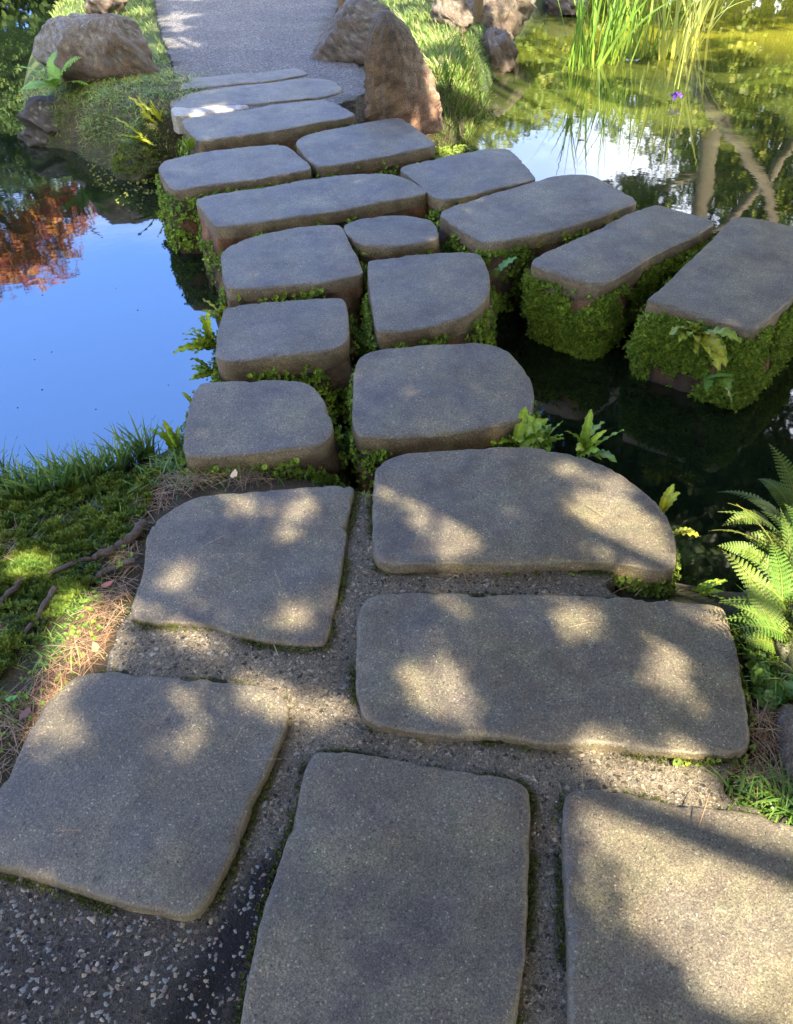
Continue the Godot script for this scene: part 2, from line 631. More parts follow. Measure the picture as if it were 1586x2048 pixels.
func tongue_fern(at: Vector3, label: String, leaves: int, lmin: float, lmax: float, facing: Vector3, spread: float, c: Color, wide := 0.2, droop := 0.9) -> Node3D:
	var t := base("hart_tongue_fern", at)
	tag(t, label, "fern", "strap leaved ferns on the stones and banks")
	for k in leaves:
		var d := (facing.normalized() + Vector3(rng.randf_range(-1, 1), rng.randf_range(-0.3, 0.8), rng.randf_range(-1, 1)) * spread).normalized()
		var l := rng.randf_range(lmin, lmax)
		var cc := c.lerp(Color(c.r * 1.9 + 0.03, c.g * 1.3, c.b * 0.7), rng.randf() * 0.6) * rng.randf_range(0.8, 1.2)
		put("leaf", strap_leaf(d, l, l * wide * rng.randf_range(0.8, 1.2), droop * rng.randf_range(0.4, 1.4), cc), M.gloss, t, Vector3(rng.randf_range(-1, 1), 0, rng.randf_range(-1, 1)) * lmax * 0.12)
	return t

# feather frond of a lady fern
func frond_mesh(dir: Vector3, length: float, width: float, droop: float, c: Color, pinnae := 20, teeth := 7, roll := 0.0) -> ArrayMesh:
	var b := mb()
	var p := Vector3.ZERO
	var d := dir.normalized()
	var side := d.cross(Vector3.UP).normalized().rotated(d, roll)
	var steps := pinnae
	var stem := []
	for k in steps + 1:
		var t := float(k) / steps
		stem.append(p)
		if t > 0.10:
			var s := (t - 0.10) / 0.90
			var pl := width * 0.5 * pow(sin(PI * clampf(0.16 + 0.84 * s, 0.0, 1.0)), 0.85) * (1.0 - 0.25 * s)
			var nrm := side.cross(d).normalized()
			for sg in [-1.0, 1.0]:
				var al: Vector3 = (side * sg + d * 0.45 + nrm * 0.12).normalized()
				var across := nrm.cross(al).normalized()
				var tone := c * rng.randf_range(0.85, 1.15)
				var q := p
				var bend := rng.randf_range(0.1, 0.5)
				for m in teeth:
					var tm := float(m) / teeth
					var tl := pl / teeth * 1.55 * (1.05 - 0.85 * tm) + 0.0015
					var wv := pl / teeth * 0.95
					for s2 in [-1.0, 1.0]:
						var dd: Vector3 = (across * s2 + al * 0.55).normalized()
						var i0 := vx(b, q, tone)
						var i1 := vx(b, q + al * wv * 0.95, tone * 0.95)
						var i2 := vx(b, q + dd * tl + al * wv * 0.1 - nrm * tl * 0.2, tone * 1.08)
						var i3 := vx(b, q + dd * tl * 0.8 + al * wv * 0.55 - nrm * tl * 0.1, tone * 1.05)
						if s2 > 0.0: tri(b, i0, i2, i3); tri(b, i0, i3, i1)
						else: tri(b, i0, i3, i2); tri(b, i0, i1, i3)
					q += al * pl / teeth
					al = (al - nrm * bend / teeth).normalized()
		p += d * length / steps
		d = (d + Vector3.DOWN * droop / steps).normalized()
		side = (side - d * side.dot(d)).normalized()
	tube(b, stem, 0.0028, 0.0008, 5, Color(c.r * 1.2 + 0.02, c.g * 0.9, c.b))
	return done(b)

# ------------------------------------------------------------------ trees
func tree(called: String, label: String, trunk: Array, r0: float, r1: float, bark: Color, blobs: Array, count: int, leaf: Mesh, size: float, cols: Array, airy := 0.0, keep: Variant = null) -> void:
	var t := base(called, trunk[0])
	tag(t, label, "tree", "trees round the pond")
	var o: Vector3 = trunk[0]
	var b := mb()
	var pts := []
	for k in trunk.size(): pts.append(trunk[k] - o)
	var fine_pts := []
	for k in pts.size() - 1:
		for s in 4:
			fine_pts.append(pts[k].lerp(pts[k + 1], s / 4.0) + Vector3(n1.get_noise_1d(k * 40.0 + s * 11.0 + o.x * 30.0), 0, n1.get_noise_1d(k * 33.0 + s * 9.0 + o.z * 30.0)) * r0 * 0.5)
	fine_pts.append(pts[-1])
	tube(b, fine_pts, r0, r1, 14, bark, 0.35)
	put("trunk", done(b), M.bark, t)
	var total := 0.0
	for bl in blobs: total += pow(bl[1], 2.0)
	var xf := []
	var cs := []
	for bl in blobs:
		var c: Vector3 = bl[0]
		var from: Vector3 = trunk[-1] if c.y > trunk[-1].y - 0.3 else trunk[trunk.size() / 2]
		var lb := mb()
		var mid: Vector3 = from.lerp(c, 0.5) + Vector3(0, -0.1 * from.distance_to(c), 0)
		tube(lb, [from - o, from.lerp(mid, 0.6) - o, mid.lerp(c, 0.5) - o, c - o, c + (c - mid) * 0.5 - o], r1 * 0.75, 0.012, 7, bark, 0.3)
		put("limb", done(lb), M.bark, t)
		var twig := mb()
		for k in 5:
			var e: Vector3 = Vector3(rng.randf_range(-1, 1), rng.randf_range(-0.5, 0.8), rng.randf_range(-1, 1)).normalized() * bl[1] * 0.8
			tube(twig, [c - o, c + e * 0.5 + Vector3(0, 0.1 * bl[1], 0) - o, c + e - o], 0.012, 0.004, 5, bark)
		put("branch", done(twig), M.bark, t)
		var want := int(count * pow(bl[1], 2.0) / total)
		var got := 0
		var tries := 0
		while got < want and tries < want * 10:
			tries += 1
			var d := Vector3(rng.randfn(), rng.randfn(), rng.randfn()).normalized() * pow(rng.randf(), 0.45)
			var p: Vector3 = c + d * bl[1] * Vector3(1, bl[2], 1)
			if airy > 0.0 and n1.get_noise_3dv(p * (1.1 / bl[1] + 0.5)) < -0.35 + airy * rng.randf(): continue
			if keep != null and not keep.call(p): continue
			got += 1
			var up := (d + Vector3(rng.randfn(), rng.randfn() + 0.8, rng.randfn()) * 0.6).normalized()
			xf.append(Transform3D(turned(up, rng.randf() * TAU, size * rng.randf_range(0.7, 1.3)), p - o))
			cs.append(cols[rng.randi() % cols.size()] * rng.randf_range(0.65, 1.3))
	many("crown", leaf, M.leaf, xf, cs, t)

# ================================================================== the scene
func _ready() -> void:
	rng.seed = 20240611
	for k in [[n1, 3, 1.0, 2], [n2, 8, 1.0, 4], [n3, 15, 1.0, 3]]:
		k[0].seed = k[1]
		k[0].noise_type = FastNoiseLite.TYPE_SIMPLEX
		k[0].frequency = k[2]
		k[0].fractal_type = FastNoiseLite.FRACTAL_FBM
		k[0].fractal_octaves = k[3]

	var cam := Camera3D.new()
	cam.name = "camera"
	cam.fov = 60.1
	cam.near = 0.05
	cam.far = 1500.0
	cam.position = Vector3(0, 1.55, 0)
	cam.basis = Basis(Vector3.RIGHT, deg_to_rad(-41.0)) * Basis(Vector3.BACK, deg_to_rad(-1.5))
	add_child(cam)
	cam.current = true

	var sun := DirectionalLight3D.new()
	sun.name = "sun"
	sun.light_energy = 1.6
	sun.light_color = Color(1.0, 0.94, 0.84)
	sun.light_angular_distance = 0.6
	sun.shadow_enabled = true
	sun.look_at_from_position(TO_SUN * 50.0, Vector3.ZERO, Vector3.UP)
	add_child(sun)

	var env := Environment.new()
	env.background_mode = Environment.BG_SKY
	env.tonemap_mode = Environment.TONE_MAPPER_LINEAR
	env.tonemap_exposure = 5.7
	env.sdfgi_enabled = true
	env.ssao_enabled = true
	env.ssil_enabled = true
	var sky := Sky.new()
	sky.sky_material = sky_material()
	env.sky = sky
	var we := WorldEnvironment.new()
	we.name = "environment"
	we.environment = env
	add_child(we)

	make_materials()
	K.blade = blade_mesh(4, 0.35, 0.035)
	K.blade_bent = blade_mesh(5, 0.9, 0.03)
	K.rosette = rosette_mesh(7, 0.5, 0.009, 0.008, 4)
	K.tuft = rosette_mesh(9, 1.0, 0.009, 0.0028, 5)
	K.clump = rosette_mesh(4, 0.2, 1.0, 0.55, 6)
	K.star = rosette_mesh(5, 0.1, 1.0, 0.42, 7)
	var nb := mb()
	tube(nb, [Vector3(0, 0, -0.5), Vector3(0, 0.04, -0.1), Vector3(0, 0.05, 0.2), Vector3(0, 0.0, 0.5)], 0.0008, 0.0005, 4)
	K.needle = done(nb)

	land.append(PackedVector2Array(smooth([Vector2(-2.929, -2.437), Vector2(-1.651, -2.278), Vector2(-1.314, -2.264), Vector2(-1.133, -2.211), Vector2(-1.005, -2.221), Vector2(-0.887, -2.286), Vector2(-0.789, -2.389), Vector2(-0.709, -2.478), Vector2(-0.622, -2.423), Vector2(-0.391, -2.345), Vector2(-0.169, -2.256), Vector2(-0.053, -2.114), Vector2(0.309, -1.918), Vector2(0.618, -1.801), Vector2(0.831, -1.724), Vector2(0.956, -1.710), Vector2(1.093, -1.867), Vector2(1.290, -2.038), Vector2(1.789, -2.164), Vector2(2.944, -2.193)] + [Vector2(9, 3), Vector2(-9, 3)], 1)))
	land.append(PackedVector2Array(smooth([Vector2(-3.186, -11.040), Vector2(-2.853, -7.812), Vector2(-2.662, -6.979), Vector2(-2.426, -6.275), Vector2(-2.196, -5.748), Vector2(-1.937, -5.656), Vector2(-1.800, -5.454), Vector2(-1.568, -5.248), Vector2(-1.474, -5.108), Vector2(-1.277, -5.094), Vector2(-1.052, -5.333), Vector2(-0.226, -5.527), Vector2(0.231, -5.510), Vector2(0.402, -5.568), Vector2(0.545, -5.816), Vector2(0.641, -6.288), Vector2(0.782, -6.921), Vector2(0.977, -7.513), Vector2(1.118, -8.373), Vector2(1.657, -9.369), Vector2(2.264, -10.861)] + [Vector2(4, -16), Vector2(-5, -16)], 1)))
	build_ground()
	build_water()
	build_path()
	build_slabs_and_stones()
	build_paving()
	build_rocks()
	build_banks()
	build_ferns()
	build_iris()
	build_litter()
	build_trees()

func sky_material() -> PanoramaSkyMaterial:
	var w := 512
	var h := 256
	var im := Image.create(w, h, false, Image.FORMAT_RGBF)
	var cn := FastNoiseLite.new()
	cn.seed = 21
	cn.frequency = 1.0
	cn.fractal_octaves = 5
	for y in h:
		var el := PI * (0.5 - (y + 0.5) / h)
		for x in w:
			var az := wrapf(TAU * (x + 0.5) / w, -PI, PI)              # 0 = straight ahead (-z), positive to the right
			var d := Vector3(sin(az) * cos(el), sin(el), -cos(az) * cos(el))
			var up := maxf(d.y, 0.0)
			var c := Color(0.21, 0.45, 0.99).lerp(Color(0.13, 0.29, 0.85), pow(up, 0.5))
			var glow := maxf(0.0, d.dot(TO_SUN))
			c += Color(0.55, 0.50, 0.42) * pow(glow, 6.0) * 0.8
			var q := Vector2(d.x, d.z) / (up + 0.22)
			var open := d.dot(Vector3(-0.50, 0.62, -0.60))             # the clear part of the sky
			var cl := cn.get_noise_2d(q.x * 0.55 + 3.1, q.y * 0.55) * 0.36 + 0.30 - 0.9 * smoothstep(0.62, 0.84, open)
			cl = maxf(smoothstep(0.0, 0.42, cl), 0.24 * smoothstep(-0.2, 0.4, cn.get_noise_2d(q.x * 0.8 + 9.0, q.y * 0.8)))
			c = c.lerp(Color(1.30, 1.25, 1.16), cl * 0.9)
			im.set_pixel(x, y, c)
	var p := PanoramaSkyMaterial.new()
	p.panorama = ImageTexture.create_from_image(im)
	return p

func build_ground() -> void:
	var xs := axis_steps(-3.2, 3.2, 0.06, 600.0)
	var zs := axis_steps(-8.2, 0.6, 0.06, 600.0)
	var b := mb()
	for z in zs:
		for x in xs:
			var p := Vector2(x, z)
			var d := land_dist(p)
			var y := ground_y(p)
			var near := clampf((z + 3.4) * 2.0, 0.0, 1.0)
			var m := clampf(0.5 + 1.3 * n2.get_noise_2dv(p * 3.0), 0.0, 1.0)
			var soil := Color(0.075, 0.052, 0.030).lerp(Color(0.13, 0.09, 0.05), clampf(0.5 + n3.get_noise_2dv(p * 14.0), 0.0, 1.0))
			var c := soil.lerp(Color(0.055, 0.085, 0.012), m * lerpf(0.85, 0.75, near))
			if d < 0.0: c = Color(0.03, 0.03, 0.014)
			elif near < 0.5 and z < -6.5: c = c.lerp(Color(0.09, 0.15, 0.02), 0.8)
			vx(b, Vector3(x, y, z), c)
	var w := xs.size()
	for j in zs.size() - 1:
		for i in w - 1:
			var a := j * w + i
			tri(b, a, a + 1, a + w)
			tri(b, a + 1, a + w + 1, a + w)
	tag(put("ground", done(b), M.soil), "mossy soil banks round the pond", "", "", "structure")

func build_water() -> void:
	var b := mb()
	var nx := 90
	var nz := 90
	for j in nz + 1:
		for i in nx + 1:
			var p := Vector2(lerpf(-12, 13, float(i) / nx), lerpf(-15, 1.2, float(j) / nz))
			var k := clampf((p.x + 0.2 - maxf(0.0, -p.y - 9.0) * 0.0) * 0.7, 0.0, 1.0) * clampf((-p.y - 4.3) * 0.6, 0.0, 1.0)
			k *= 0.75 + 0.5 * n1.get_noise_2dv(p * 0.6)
			vx(b, Vector3(p.x, WATER, p.y), Color(0.006, 0.010, 0.007).lerp(Color(0.048, 0.060, 0.011).lerp(Color(0.18, 0.175, 0.016), clampf((p.x - 1.2) * 0.5, 0.0, 1.0) * clampf((-p.y - 6.8) * 0.7, 0.0, 1.0)), clampf(k, 0.0, 1.0)))  # far right yellowed to stand for reflected sunlit foliage, over olive murk
	for j in nz:
		for i in nx:
			var a := j * (nx + 1) + i
			tri(b, a, a + nx + 1, a + 1)
			tri(b, a + 1, a + nx + 1, a + nx + 2)
	# wound so that the upper side is the front
	for t in range(0, b.i.size(), 3):
		var s: int = b.i[t + 1]
		b.i[t + 1] = b.i[t + 2]
		b.i[t + 2] = s
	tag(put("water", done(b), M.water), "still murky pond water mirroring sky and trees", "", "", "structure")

func build_path() -> void:
	var o := prep([Vector2(-1.320, -6.025), Vector2(-1.444, -6.510), Vector2(-1.627, -7.213), Vector2(-1.787, -7.873), Vector2(-1.997, -8.852)] + [Vector2(-2.0, -11.5), Vector2(-2.4, -14), Vector2(0.2, -14), Vector2(-0.1, -11.5)] + [Vector2(-0.335, -8.852), Vector2(-0.356, -7.881), Vector2(-0.405, -7.083), Vector2(-0.341, -6.592), Vector2(-0.110, -6.081), Vector2(-0.086, -5.678), Vector2(-0.206, -5.413), Vector2(-0.376, -5.353), Vector2(-1.003, -5.341), Vector2(-1.245, -5.502)], 0.03, 0.012, 1)
	var col := func(p: Vector2, d: float, y: float) -> Color:
		var c := Color(0.24, 0.235, 0.235).lerp(Color(0.31, 0.30, 0.29), clampf(0.5 + n2.get_noise_2dv(p * 2.0), 0.0, 1.0))
		if d >= 0.0: c = c.lerp(Color(0.07, 0.07, 0.035), clampf(exp(-d / 0.05) * (0.8 + n3.get_noise_2dv(p * 10.0)), 0.0, 1.0))
		return c
	var path := put("path", slab_mesh(o, 0.16, 0.012, 0.09, col, 0.004), M.asphalt, null, Vector3(0, -0.012, 0))
	tag(path, "grey asphalt garden path leading away from the stepping stones", "", "", "structure")
	var crack := mb()
	var pr := []
	var from := [Vector2(-1.409, -6.439), Vector2(-1.200, -6.262), Vector2(-0.967, -6.217), Vector2(-0.680, -6.260)]
	for k in 3:
		for s in 8:
			var p: Vector2 = from[k].lerp(from[k + 1], s / 8.0)
			pr.append(Vector3(p.x, -0.008, p.y + 0.02 * n3.get_noise_1d(k * 9.0 + s)))
	tube(crack, pr, 0.006, 0.003, 5, Color(0.03, 0.03, 0.028))
	put("crack", done(crack), M.soil, path)

# ------------------------------------------------------------------ slabs and stones
func top_color(tone: float, warm: float) -> Callable:
	return func(p: Vector2, d: float, y: float) -> Color:
		var c := Color(0.292, 0.290, 0.256).lerp(Color(0.270, 0.229, 0.145), warm)  # warm tint of near tops stands in for weaker blue skylight
		c *= 1.55 * tone * (1.0 + 0.22 * n1.get_noise_2dv(p * 2.6) + 0.24 * n2.get_noise_2dv(p * 11.0))
		if d >= 0.0:
			var e := clampf(exp(-maxf(0.0, d - 0.004) / 0.016) * (0.85 + 0.9 * n2.get_noise_2dv(p * 14.0)), 0.0, 1.0)
			return c.lerp(Color(0.42, 0.345, 0.235), e * 0.5)
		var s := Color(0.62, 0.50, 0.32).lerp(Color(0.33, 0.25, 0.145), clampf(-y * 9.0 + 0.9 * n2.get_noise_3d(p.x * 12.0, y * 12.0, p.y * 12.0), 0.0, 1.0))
		return s

func paving_slab(label: String, p: Array, tone: float, warm: float, y := 0.0, depth := 0.13) -> void:
	var o := prep(p, 0.013, 0.0015)
	slab_shapes.append(o)
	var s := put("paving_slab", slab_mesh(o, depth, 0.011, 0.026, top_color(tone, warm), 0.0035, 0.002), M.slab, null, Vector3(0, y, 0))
	tag(s, label, "slab", "large flat slabs of the near paving")

func pier_wave(q: Vector3, seed_off: Vector3, cap: float) -> float:
	return (0.026 * n1.get_noise_3dv(q * 5.0 + seed_off) + 0.012 * n2.get_noise_3dv(q * 16.0) + 0.005 * n3.get_noise_3dv(q * 40.0) + 0.006) * clampf((-cap - q.y) / 0.05, 0.0, 1.0)

func stone(label: String, p: Array, cap: float, moss: int, mossy: float, red: float, bulge: float, y := 0.0, leaf := 1.0, lower := -0.62) -> Node3D:
	var o := prep(p, 0.013, 0.0015)
	var centre := Vector2.ZERO
	for q in o: centre += q / o.size()
	var t := base("stepping_stone", Vector3(0, y, 0))
	tag(t, label, "stepping stone", "stepping stones across the pond")
	var far := clampf((-centre.y - 2.2) / 2.0, 0.0, 1.0)
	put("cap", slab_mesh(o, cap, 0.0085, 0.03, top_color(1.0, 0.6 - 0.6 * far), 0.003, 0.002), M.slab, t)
	# the rough pier below the worn cap
	var inner := o
	var b := mb()
	var rows := 22
	var ring0 := []
	var seed_off := Vector3(centre.x * 5.0, 0, centre.y * 5.0)
	for w in rows + 1:
		var yy := lerpf(-cap + 0.002, lower, float(w) / rows)
		var ring := []
		for k in inner.size():
			var nn := outward(inner, k)
			var q := Vector3(inner[k].x, yy, inner[k].y)
			var f := bulge * sin(clampf(float(w) / rows, 0.0, 1.0) * PI) * 1.0
			f += side_wave(q) + pier_wave(q, seed_off, cap)
			var m := clampf(mossy + 1.9 * n2.get_noise_3dv(q * 4.0 + seed_off), 0.0, 1.0)
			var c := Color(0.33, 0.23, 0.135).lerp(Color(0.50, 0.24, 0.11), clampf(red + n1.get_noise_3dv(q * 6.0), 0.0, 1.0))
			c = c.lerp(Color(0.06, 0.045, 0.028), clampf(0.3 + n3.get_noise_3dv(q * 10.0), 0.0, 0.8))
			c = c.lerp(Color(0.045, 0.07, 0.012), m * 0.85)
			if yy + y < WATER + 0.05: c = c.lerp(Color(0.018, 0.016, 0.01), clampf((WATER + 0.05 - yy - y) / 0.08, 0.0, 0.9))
			ring.append(vx(b, Vector3(inner[k].x + nn.x * f, yy, inner[k].y + nn.y * f), c))
		if w > 0:
			for k in inner.size():
				var k2 := (k + 1) % inner.size()
				tri(b, ring0[k], ring[k], ring0[k2])
				tri(b, ring0[k2], ring[k], ring[k2])
		ring0 = ring
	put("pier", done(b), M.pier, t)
	if moss > 0:
		var xf := []
		var cs := []
		var tries := 0
		while xf.size() < moss and tries < moss * 14:
			tries += 1
			var k := rng.randi() % inner.size()
			var nn := outward(inner, k)
			if nn.y < -0.75 and rng.randf() < 0.8: continue       # the far side hardly shows
			var yy := lerpf(-cap * 0.6, WATER - y - 0.01, pow(rng.randf(), 0.85))
			var ip := inner[k].lerp(inner[(k + 1) % inner.size()], rng.randf())
			var q := Vector3(ip.x, yy, ip.y)
			var m := clampf(mossy + 1.9 * n2.get_noise_3dv(q * 4.0 + seed_off), 0.0, 1.0)
			var low := clampf((yy + y - WATER) / 0.14, 0.0, 1.0)
			if m * (0.45 + 0.55 * low) < rng.randf_range(0.15, 0.75): continue
			var f := bulge * sin(clampf((-cap + 0.012 - yy) / (-cap + 0.012 - lower), 0.0, 1.0) * PI) + side_wave(q) + pier_wave(q, seed_off, cap)
			f += rng.randf_range(0.0, 0.008) + 0.016 * clampf(m - 0.5, 0.0, 0.5)
			q += Vector3(nn.x, 0, nn.y) * maxf(f, 0.0)
			var up := Vector3(nn.x, rng.randf_range(0.2, 1.3), nn.y) + Vector3(rng.randfn(), rng.randfn(), rng.randfn()) * 0.25
			xf.append(Transform3D(turned(up.normalized(), rng.randf() * TAU, rng.randf_range(0.55, 1.3) * leaf), q))
			var g := clampf(0.5 + 0.9 * n1.get_noise_3dv(q * 7.0), 0.0, 1.0)
			cs.append(Color(0.08, 0.18, 0.016).lerp(Color(0.21, 0.32, 0.03), g) * rng.randf_range(0.45, 1.3))
		many("leafy_moss", K.rosette, M.moss, xf, cs, t)
		# finer cushion moss under and between the leaflets
		var xf2 := []
		var cs2 := []
		for k in xf.size():
			for rep in 2:
				var tr: Transform3D = xf[k]
				var jit := Vector3(rng.randfn(), rng.randfn(), rng.randfn()) * 0.008
				xf2.append(Transform3D(tr.basis.orthonormalized() * Basis.from_scale(Vector3.ONE * rng.randf_range(0.6, 1.3)), tr.origin + jit - tr.basis.y.normalized() * 0.003))
				cs2.append(Color(0.10, 0.18, 0.014).lerp(Color(0.22, 0.30, 0.025), rng.randf()) * rng.randf_range(0.5, 1.3))
		many("cushion_moss", K.tuft, M.moss, xf2, cs2, t)
	return t

func build_slabs_and_stones() -> void:
	paving_slab("large speckled slab at the lower left, beside the needle covered bank", [Vector2(-0.710, -1.273), Vector2(-0.642, -1.278), Vector2(-0.577, -1.257), Vector2(-0.496, -1.244), Vector2(-0.411, -1.242), Vector2(-0.327, -1.228), Vector2(-0.269, -1.209), Vector2(-0.242, -1.168), Vector2(-0.242, -1.129), Vector2(-0.253, -1.079), Vector2(-0.265, -1.031), Vector2(-0.280, -0.986), Vector2(-0.301, -0.936), Vector2(-0.309, -0.883), Vector2(-0.318, -0.838), Vector2(-0.335, -0.789), Vector2(-0.352, -0.748), Vector2(-0.371, -0.719), Vector2(-0.406, -0.717), Vector2(-0.452, -0.727), Vector2(-0.523, -0.744), Vector2(-0.597, -0.770), Vector2(-0.672, -0.794), Vector2(-0.748, -0.815), Vector2(-0.809, -0.832), Vector2(-0.848, -0.861), Vector2(-0.825, -0.933), Vector2(-0.801, -0.981), Vector2(-0.786, -1.095), Vector2(-0.774, -1.185), Vector2(-0.745, -1.238)], 0.92, 0.75)
	paving_slab("upright rectangular slab at the bottom centre, nearest the viewer", [Vector2(-0.184, -1.046), Vector2(-0.149, -1.050), Vector2(-0.046, -1.033), Vector2(0.094, -1.000), Vector2(0.191, -0.977), Vector2(0.239, -0.961), Vector2(0.247, -0.934), Vector2(0.230, -0.821), Vector2(0.208, -0.684), Vector2(0.189, -0.602), Vector2(0.170, -0.528), Vector2(0.145, -0.450), Vector2(-0.283, -0.460), Vector2(-0.275, -0.552), Vector2(-0.267, -0.629), Vector2(-0.252, -0.740), Vector2(-0.225, -0.843), Vector2(-0.204, -0.958), Vector2(-0.196, -1.026)], 0.92, 0.7)
	paving_slab("slab at the lower right corner with a broad sunlit patch", [Vector2(0.306, -0.921), Vector2(0.325, -0.945), Vector2(0.375, -0.950), Vector2(0.441, -0.939), Vector2(0.522, -0.912), Vector2(0.614, -0.896), Vector2(0.694, -0.878), Vector2(0.735, -0.862), Vector2(0.787, -0.825), Vector2(0.683, -0.438), Vector2(0.244, -0.448), Vector2(0.270, -0.640), Vector2(0.293, -0.819)], 0.98, 0.7)
	paving_slab("wide rectangular slab beside the lady fern at the right bank", [Vector2(-0.102, -1.417), Vector2(-0.087, -1.473), Vector2(-0.045, -1.488), Vector2(0.124, -1.487), Vector2(0.292, -1.476), Vector2(0.482, -1.461), Vector2(0.657, -1.441), Vector2(0.758, -1.422), Vector2(0.767, -1.394), Vector2(0.756, -1.281), Vector2(0.735, -1.145), Vector2(0.718, -1.057), Vector2(0.705, -1.034), Vector2(0.671, -1.023), Vector2(0.600, -1.021), Vector2(0.531, -1.027), Vector2(0.463, -1.041), Vector2(0.405, -1.055), Vector2(0.353, -1.054), Vector2(0.281, -1.050), Vector2(0.201, -1.071), Vector2(0.078, -1.077), Vector2(-0.025, -1.099), Vector2(-0.067, -1.112), Vector2(-0.091, -1.145), Vector2(-0.101, -1.239)], 0.95, 0.7)
	paving_slab("broad sunken slab beside the tree root on the left bank", [Vector2(-0.663, -1.753), Vector2(-0.645, -1.792), Vector2(-0.592, -1.859), Vector2(-0.525, -1.897), Vector2(-0.434, -1.908), Vector2(-0.234, -1.918), Vector2(-0.134, -1.922), Vector2(-0.108, -1.906), Vector2(-0.125, -1.829), Vector2(-0.130, -1.732), Vector2(-0.139, -1.590), Vector2(-0.152, -1.475), Vector2(-0.165, -1.354), Vector2(-0.186, -1.337), Vector2(-0.286, -1.348), Vector2(-0.371, -1.369), Vector2(-0.461, -1.415), Vector2(-0.604, -1.420), Vector2(-0.650, -1.454), Vector2(-0.648, -1.525), Vector2(-0.646, -1.609)], 0.95, 0.75, -0.012)
	paving_slab("half rounded slab overhanging the dark water, nearest the stepping stones", [Vector2(-0.064, -1.638), Vector2(-0.064, -1.835), Vector2(-0.062, -1.944), Vector2(-0.029, -2.016), Vector2(0.043, -2.041), Vector2(0.159, -2.041), Vector2(0.290, -2.050), Vector2(0.419, -2.039), Vector2(0.506, -2.017), Vector2(0.595, -1.950), Vector2(0.669, -1.852), Vector2(0.707, -1.759), Vector2(0.711, -1.661), Vector2(0.697, -1.571), Vector2(0.675, -1.533), Vector2(0.620, -1.541), Vector2(0.547, -1.561), Vector2(0.443, -1.577), Vector2(0.254, -1.568), Vector2(0.130, -1.571), Vector2(0.005, -1.574), Vector2(-0.051, -1.592)], 1.0, 0.7, 0.012, 0.16)

	stone("left stone of the nearest pair, touching the grassy near bank", [Vector2(-0.636, -2.439), Vector2(-0.593, -2.451), Vector2(-0.464, -2.454), Vector2(-0.334, -2.454), Vector2(-0.268, -2.430), Vector2(-0.224, -2.355), Vector2(-0.187, -2.217), Vector2(-0.184, -2.160), Vector2(-0.198, -2.115), Vector2(-0.248, -2.085), Vector2(-0.393, -2.067), Vector2(-0.494, -2.060), Vector2(-0.580, -2.054), Vector2(-0.620, -2.070), Vector2(-0.635, -2.185), Vector2(-0.640, -2.319)], 0.07, 900, 0.62, 0.2, 0.0)
	stone("right stone of the nearest pair, the largest one before the rounded slab", [Vector2(-0.128, -2.554), Vector2(-0.075, -2.622), Vector2(0.027, -2.643), Vector2(0.197, -2.651), Vector2(0.317, -2.652), Vector2(0.381, -2.616), Vector2(0.438, -2.471), Vector2(0.449, -2.366), Vector2(0.423, -2.242), Vector2(0.379, -2.186), Vector2(0.240, -2.146), Vector2(0.090, -2.122), Vector2(-0.043, -2.121), Vector2(-0.125, -2.142), Vector2(-0.130, -2.323)], 0.075, 900, 0.35, 0.3, 0.0)
	stone("square stone behind the nearest left one, fern tuft at its left corner", [Vector2(-0.614, -2.935), Vector2(-0.602, -2.957), Vector2(-0.482, -2.985), Vector2(-0.321, -3.012), Vector2(-0.199, -3.021), Vector2(-0.174, -3.004), Vector2(-0.161, -2.952), Vector2(-0.148, -2.772), Vector2(-0.153, -2.696), Vector2(-0.186, -2.648), Vector2(-0.260, -2.622), Vector2(-0.443, -2.586), Vector2(-0.597, -2.574), Vector2(-0.614, -2.751)], 0.08, 800, 0.5, 0.25, 0.0)
	stone("square round cornered stone in the middle with a bright mossy right side", [Vector2(-0.093, -3.292), Vector2(-0.077, -3.327), Vector2(0.057, -3.355), Vector2(0.190, -3.366), Vector2(0.322, -3.363), Vector2(0.364, -3.337), Vector2(0.379, -3.264), Vector2(0.381, -3.097), Vector2(0.356, -2.974), Vector2(0.300, -2.875), Vector2(0.224, -2.816), Vector2(0.105, -2.766), Vector2(0.004, -2.750), Vector2(-0.043, -2.752), Vector2(-0.059, -2.781), Vector2(-0.076, -2.998)], 0.075, 1800, 0.75, 0.2, 0.005, 0.0, 0.95)
	stone("stone with rounded left corner, in front of the long reddish stone", [Vector2(-0.687, -3.400), Vector2(-0.682, -3.451), Vector2(-0.629, -3.545), Vector2(-0.525, -3.613), Vector2(-0.361, -3.659), Vector2(-0.229, -3.672), Vector2(-0.200, -3.649), Vector2(-0.178, -3.547), Vector2(-0.106, -3.257), Vector2(-0.109, -3.188), Vector2(-0.203, -3.147), Vector2(-0.370, -3.119), Vector2(-0.510, -3.094), Vector2(-0.603, -3.099), Vector2(-0.635, -3.126), Vector2(-0.663, -3.268)], 0.05, 700, 0.4, 0.45, 0.0)
	stone("small half oval stone wedged behind the middle stones", [Vector2(-0.200, -3.639), Vector2(-0.174, -3.695), Vector2(-0.079, -3.747), Vector2(0.019, -3.768), Vector2(0.114, -3.745), Vector2(0.187, -3.682), Vector2(0.209, -3.577), Vector2(0.206, -3.523), Vector2(0.159, -3.472), Vector2(0.059, -3.444), Vector2(-0.059, -3.447), Vector2(-0.123, -3.470), Vector2(-0.159, -3.526), Vector2(-0.184, -3.582)], 0.055, 500, 0.45, 0.35, 0.0)
